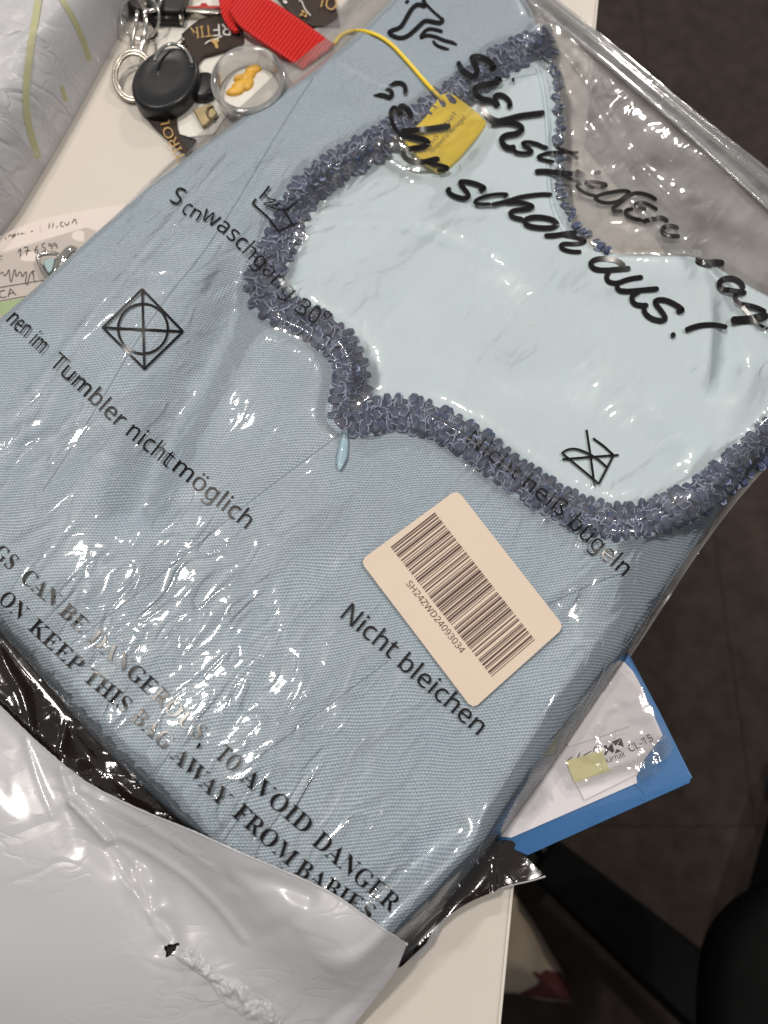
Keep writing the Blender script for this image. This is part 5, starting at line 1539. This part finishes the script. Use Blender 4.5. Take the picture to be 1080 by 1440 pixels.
Z2([(0, 570), (20, 545), (30, 590), (55, 560), (70, 520), (72, 600), (85, 640), (100, 560), (115, 520), (120, 600), (140, 560), (160, 545), (165, 600), (185, 560), (205, 545), (190, 640), (210, 655), (220, 580), (245, 545), (262, 540), (240, 575), (262, 570), (250, 600), (268, 635)], 1.3)
put_stroke(m, [(-20, 409), (0, 404), (66, 393)], 1.0, pn, 0)
m.build("handwriting", M['pen'], o)
m = MB()
put_text(m, "CA", [(-1, 420), (23, 414.5)], 10.5, pn)
put_stroke(m, [(-20, 428), (0, 423), (60, 412)], .9, pn, 0)
m.build("printed_letters", M['pen'], o)
MB().prism([p[:2] for p in onz([(-30, 430), (0, 425), (70, 412), (66, 430), (0, 444), (-30, 450)], .0009)], .00082, .00092).build("green_strip", M['green_strip'], o, False)
GS_ = Grid(.0016)
DS = sdf([tuple(p[:2]) for p in onz([(-60, 372), (120, 318), (160, 330), (80, 470), (-60, 520)], .0016)], GS_.X, GS_.Y)
sheet("clear_cover", GS_, DS, .0017 + .0004 * noise(GS_.X / .012, GS_.Y / .005, 95), M['sleeve'], o)

o = thing("silver_ring", "silver ring with pale teal triangular stone lying on the paper note", "ring", oneat((75, 370)))
tri = [(52, 364), (56, 358), (70, 356), (84, 357), (82, 372), (74, 393), (70, 396), (60, 382)]
zr = .0055
MB().tube([tuple(p) for p in onz(smooth(tri, 2), zr)], .0011, 8, True).build("stone_frame", M['silver'], o)
MB().prism([p[:2] for p in onz(smooth([(60, 366), (72, 362), (78, 363), (71, 386), (64, 378)], 1), zr)], zr - .0012, zr + .0001, .0003).build("stone", M['stone'], o, False)
m = MB()
loft(m, [(73, 386), (79, 366), (88, 350), (99, 343), (110, 347)], [(80, 391), (90, 372), (98, 356), (106, 352), (112, 356)], [.0040, .0075, .0088, .0080, .0045], n=24, across=6, th=.0011, sag=.0007)
m.build("ring_band", M['silver'], o)
m = MB()
loft(m, [(90, 378), (96, 368), (104, 358)], [(96, 384), (103, 374), (112, 362)], [.0016, .0016, .0020], n=10, across=4, th=.0008)
m.build("ring_underside", M['dull_steel'], o)

# ------------------------------------------------------------------ blue folder with papers at the right
o = thing("blue_folder", "blue cardboard folder sticking out from under the bag over the desk edge", "folder", oneat((850, 1080)))
fz = .0042
fq = [p[:2] for p in onz([(860, 880), (868, 893), (881, 917), (925, 1000), (966, 1083), (972, 1094), (970, 1101), (860, 1150), (742, 1203), (690, 1180), (600, 1090), (740, 900)], fz)]
autosharp(MB().prism(fq, .0010, fz, .0003).build("folder_cover", M['folder'], o), 30)
m = MB()
m.tube([oneat(p, fz - .0006) for p in ((881, 918), (925, 1001), (966, 1084), (971.5, 1094))], .0007, 6)
m.build("folded_edge", M['folder_edge'], o)
m = MB().tube([oneat(p, fz + .00005) for p in ((882, 1110), (884, 1103), (893, 1104), (902, 1110), (908, 1118), (906, 1124), (900, 1124))], .00028, 5)
m.build("pressed_mark", M['folder_edge'], o)
def slip(nm, px, z, mat, lab=None, cat="paper"):
    so_ = thing(nm, lab, cat, oneat(px[0], z))
    MB().prism([p[:2] for p in onz(px, z)], z - .00022, z, .00005).build("sheet", mat, so_, False)
    return so_
pap = slip("paper_sheet", [(840, 930), (876, 929), (890, 944), (900, 962), (932, 1034), (906, 1068), (895, 1092), (896, 1101), (719, 1178), (693, 1175), (680, 1150), (780, 980)], fz + .0006, M['sheet'], "lilac white paper sheet with printed logo on the blue folder")
pp_ = lambda Q: onz(Q, fz + .00145)
fz2 = fz + .0012
slip("paper_slip", [(800, 960), (858, 975), (885, 1021), (850, 1034), (800, 1050), (770, 1010)], fz2, M['sheet2'], "upper plain white slip beside the dress on the folder")
sl2 = slip("paper_slip", [(797, 1066), (880, 1030), (897, 1064), (895, 1089), (822, 1125), (810, 1102)], fz2 + .0001, M['sheet2'], "lower white slip with pale yellow patch and black logo")
pz = lambda Q: onz(Q, fz2 + .00022)
MB().prism([p[:2] for p in onz([(796, 1070), (846, 1055), (858, 1084), (808, 1101)], fz2 + .0002)], fz2 + .00011, fz2 + .00019).build("yellow_patch", M['pale_yellow'], sl2, False)
m = MB()
def poly(P):
    V = pz(P)
    m.add(V, [orient(V, t, 1) for t in tessellate_polygon([[Vector((v[0], v[1], 0)) for v in V]])])
poly([(860, 1043), (874, 1037.5), (866, 1049)])
poly([(874, 1038), (877.5, 1050.5), (868.5, 1047.5)])
poly([(861, 1045), (864, 1057), (860, 1058)])
poly([(867, 1053), (874, 1056), (864.5, 1060)])
poly([(848, 1049), (852.5, 1047.5), (855, 1052), (860, 1044), (862, 1059.5), (856, 1055), (852, 1062), (849, 1061), (853, 1054)])
put_text(m, "karnak", [(853.6, 1073.6), (880, 1063.4)], 8.5, pz)
put_text(m, "CL-15", [(886.6, 1057.9), (919.6, 1040.6)], 10.5, lambda Q: onz(Q, fz2 + .0004))
for pts in ([(798, 1069), (806, 1064)], [(812, 1066), (816, 1058)], [(820, 1063), (828, 1058), (832, 1056)], [(834, 1058), (836, 1050), (844, 1050), (846, 1054)]):
    put_stroke(m, pts, 1.4, pz, 1)
m.build("printed_logo", M['ink'], sl2)
GP = Grid(.0011)
for i, (px, lab) in enumerate((([(811, 1106), (880, 1082), (926, 1072), (942, 1061), (934, 1034), (915, 1040), (900, 1062), (850, 1082), (812, 1098)], "crinkled clear tape strip across the lower paper slip"),
                ([(872, 926), (900, 955), (946, 1050), (936, 1068), (890, 1087), (800, 1112), (756, 1045), (800, 960)], "large clear sleeve lying over the white papers on the blue folder"),
                ([(716, 1150), (768, 1090), (778, 1122), (740, 1150)], "crinkled clear plastic scrap on the white sheet near the bag edge"),
                ([(893, 1084), (920, 1072), (926, 1084), (898, 1096)], "small clear plastic tab hanging over the blue folder"))):
    D_ = sdf([tuple(p[:2]) for p in onz(px, fz2)], GP.X, GP.Y)
    o2 = sheet("clear_tape", GP, D_, fz2 + .0010 + (.00022 if i == 1 else .0005) * np.abs(noise(GP.X / .004, GP.Y / .0035, 97 + i)), M['sleeve'])
    tag(o2, lab, "tape")

# ------------------------------------------------------------------ below the desk: bundle, chair
def tri_grid(fn, nu, nv):
    V = [fn(i / nu, j / nv) for j in range(nv + 1) for i in range(nu + 1)]
    F = [(j * (nu + 1) + i, j * (nu + 1) + i + 1, (j + 1) * (nu + 1) + i + 1, (j + 1) * (nu + 1) + i) for j in range(nv) for i in range(nu)]
    return V, F

gf = type('G', (), {})()
gf = Grid.__new__(Grid)
gf.h = .004
fx0, fy0 = oneat((600, 1500), FLZ).x - .1, oneat((600, 1500), FLZ).y - .1
gf.nx, gf.ny = 150, 130
gf.x = fx0 + np.arange(gf.nx) * .004
gf.y = fy0 + np.arange(gf.ny) * .004
gf.X, gf.Y = np.meshgrid(gf.x, gf.y)
def fs(A, x, y):
    u = np.clip((np.asarray(x) - fx0) / .004, 0, gf.nx - 1.001)
    v = np.clip((np.asarray(y) - fy0) / .004, 0, gf.ny - 1.001)
    i, j = u.astype(int), v.astype(int)
    a, b = u - i, v - j
    return A[j, i] * (1 - a) * (1 - b) + A[j, i + 1] * a * (1 - b) + A[j + 1, i] * (1 - a) * b + A[j + 1, i + 1] * a * b
gf.sample = fs
CPX = [(640, 1300), (690, 1255), (722, 1250), (745, 1285), (772, 1330), (800, 1380), (814, 1412), (790, 1416), (745, 1408), (715, 1400), (650, 1410)]
DC = sdf([tuple(p[:2]) for p in onz(smooth(CPX, 1), FLZ + .03)], gf.X, gf.Y)
xc, yc = rot(gf.X, gf.Y, 55)
ZC = FLZ + .001 + .075 * prof(DC, .06) + sstep(0, .02, DC) * (.010 * noise(xc / .05, yc / .022, 101) + .004 * noise(gf.X / .015, gf.Y / .02, 102))
bun = thing("cloth_bag", "crumpled cream cloth bag with dark red patches on the floor beside the desk", "bag", oneat((740, 1350), FLZ))
DR = sdf([tuple(p[:2]) for p in onz([(742, 1357), (760, 1372), (772, 1370), (800, 1380), (830, 1420), (735, 1415), (742, 1400), (765, 1385), (752, 1372)], FLZ + .07)], gf.X, gf.Y)
sheet("bag_cloth", gf, np.minimum(DC, -DR + .002), ZC, M['cloth'], bun, skirt=FLZ + .0005)
sheet("red_patch", gf, np.minimum(DC, DR), ZC + .001, M['cloth_red'], bun)

ch = thing("office_chair", "black office chair with its seat edge in the photo's lower right corner", "chair", oneat((1010, 1330), FLZ))
# hub, column and five-star base: one foot reaches towards the desk
zs = FLZ + .44
seat = smooth([tuple(p[:2]) for p in onz([(1190, 1230), (1110, 1262), (1075, 1283), (1044, 1318), (1029, 1360), (1023, 1420), (1024, 1500), (1040, 1640), (1300, 1660), (1330, 1300)], zs)], 2)
MB().prism(seat, zs - .055, zs, .018).build("seat", M['chair'], ch)
sc_ = np.mean(np.array(seat), 0)
f0 = oneat((765, 1205), FLZ + .06)
hub = oneat((1085, 1480), FLZ + .11)
MB().lathe((hub.x, hub.y, FLZ + .05), [(.03, 0), (.04, .02), (.04, .08), (.028, .10), (.028, .32), (.00001, .325)], 24).build("column", M['chair'], ch)
d0 = Vector((f0.x - hub.x, f0.y - hub.y, 0))
for k in range(5):
    a = k * 2 * math.pi / 5
    d = Vector((d0.x * math.cos(a) - d0.y * math.sin(a), d0.x * math.sin(a) + d0.y * math.cos(a), 0))
    if d.length > .42:
        d = d.normalized() * .42
    n = Vector((-d.y, d.x, 0)).normalized()
    P0, P1 = Vector((hub.x, hub.y, FLZ + .115)) + d.normalized() * .03, Vector((hub.x, hub.y, FLZ + .075)) + d
    m = MB()
    V = []
    for P_, w, h in ((P0, .040, .05), (P0 * .5 + P1 * .5, .034, .04), (P1, .026, .026)):
        V += [P_ - n * w - Vector((0, 0, h)), P_ + n * w - Vector((0, 0, h)), P_ + n * w * .8, P_ - n * w * .8]
    F = []
    for r in range(2):
        for j in range(4):
            F.append((r * 4 + j, r * 4 + (j + 1) % 4, r * 4 + 4 + (j + 1) % 4, r * 4 + 4 + j))
    F += [(3, 2, 1, 0), (8, 9, 10, 11)]
    m.add(V, F)
    lg = m.build("leg", M['chair'], ch, False)
    cw = MB()
    cz = P1 + n * .0 - Vector((0, 0, .0))
    for sgn in (-1, 1):
        ctr = Vector((P1.x, P1.y, FLZ + .025)) + n * .012 * sgn
        cw.tube([ctr - n * .008, ctr + n * .008], .0245, 16)
    cw.build("caster", M['black_plastic'], lg)
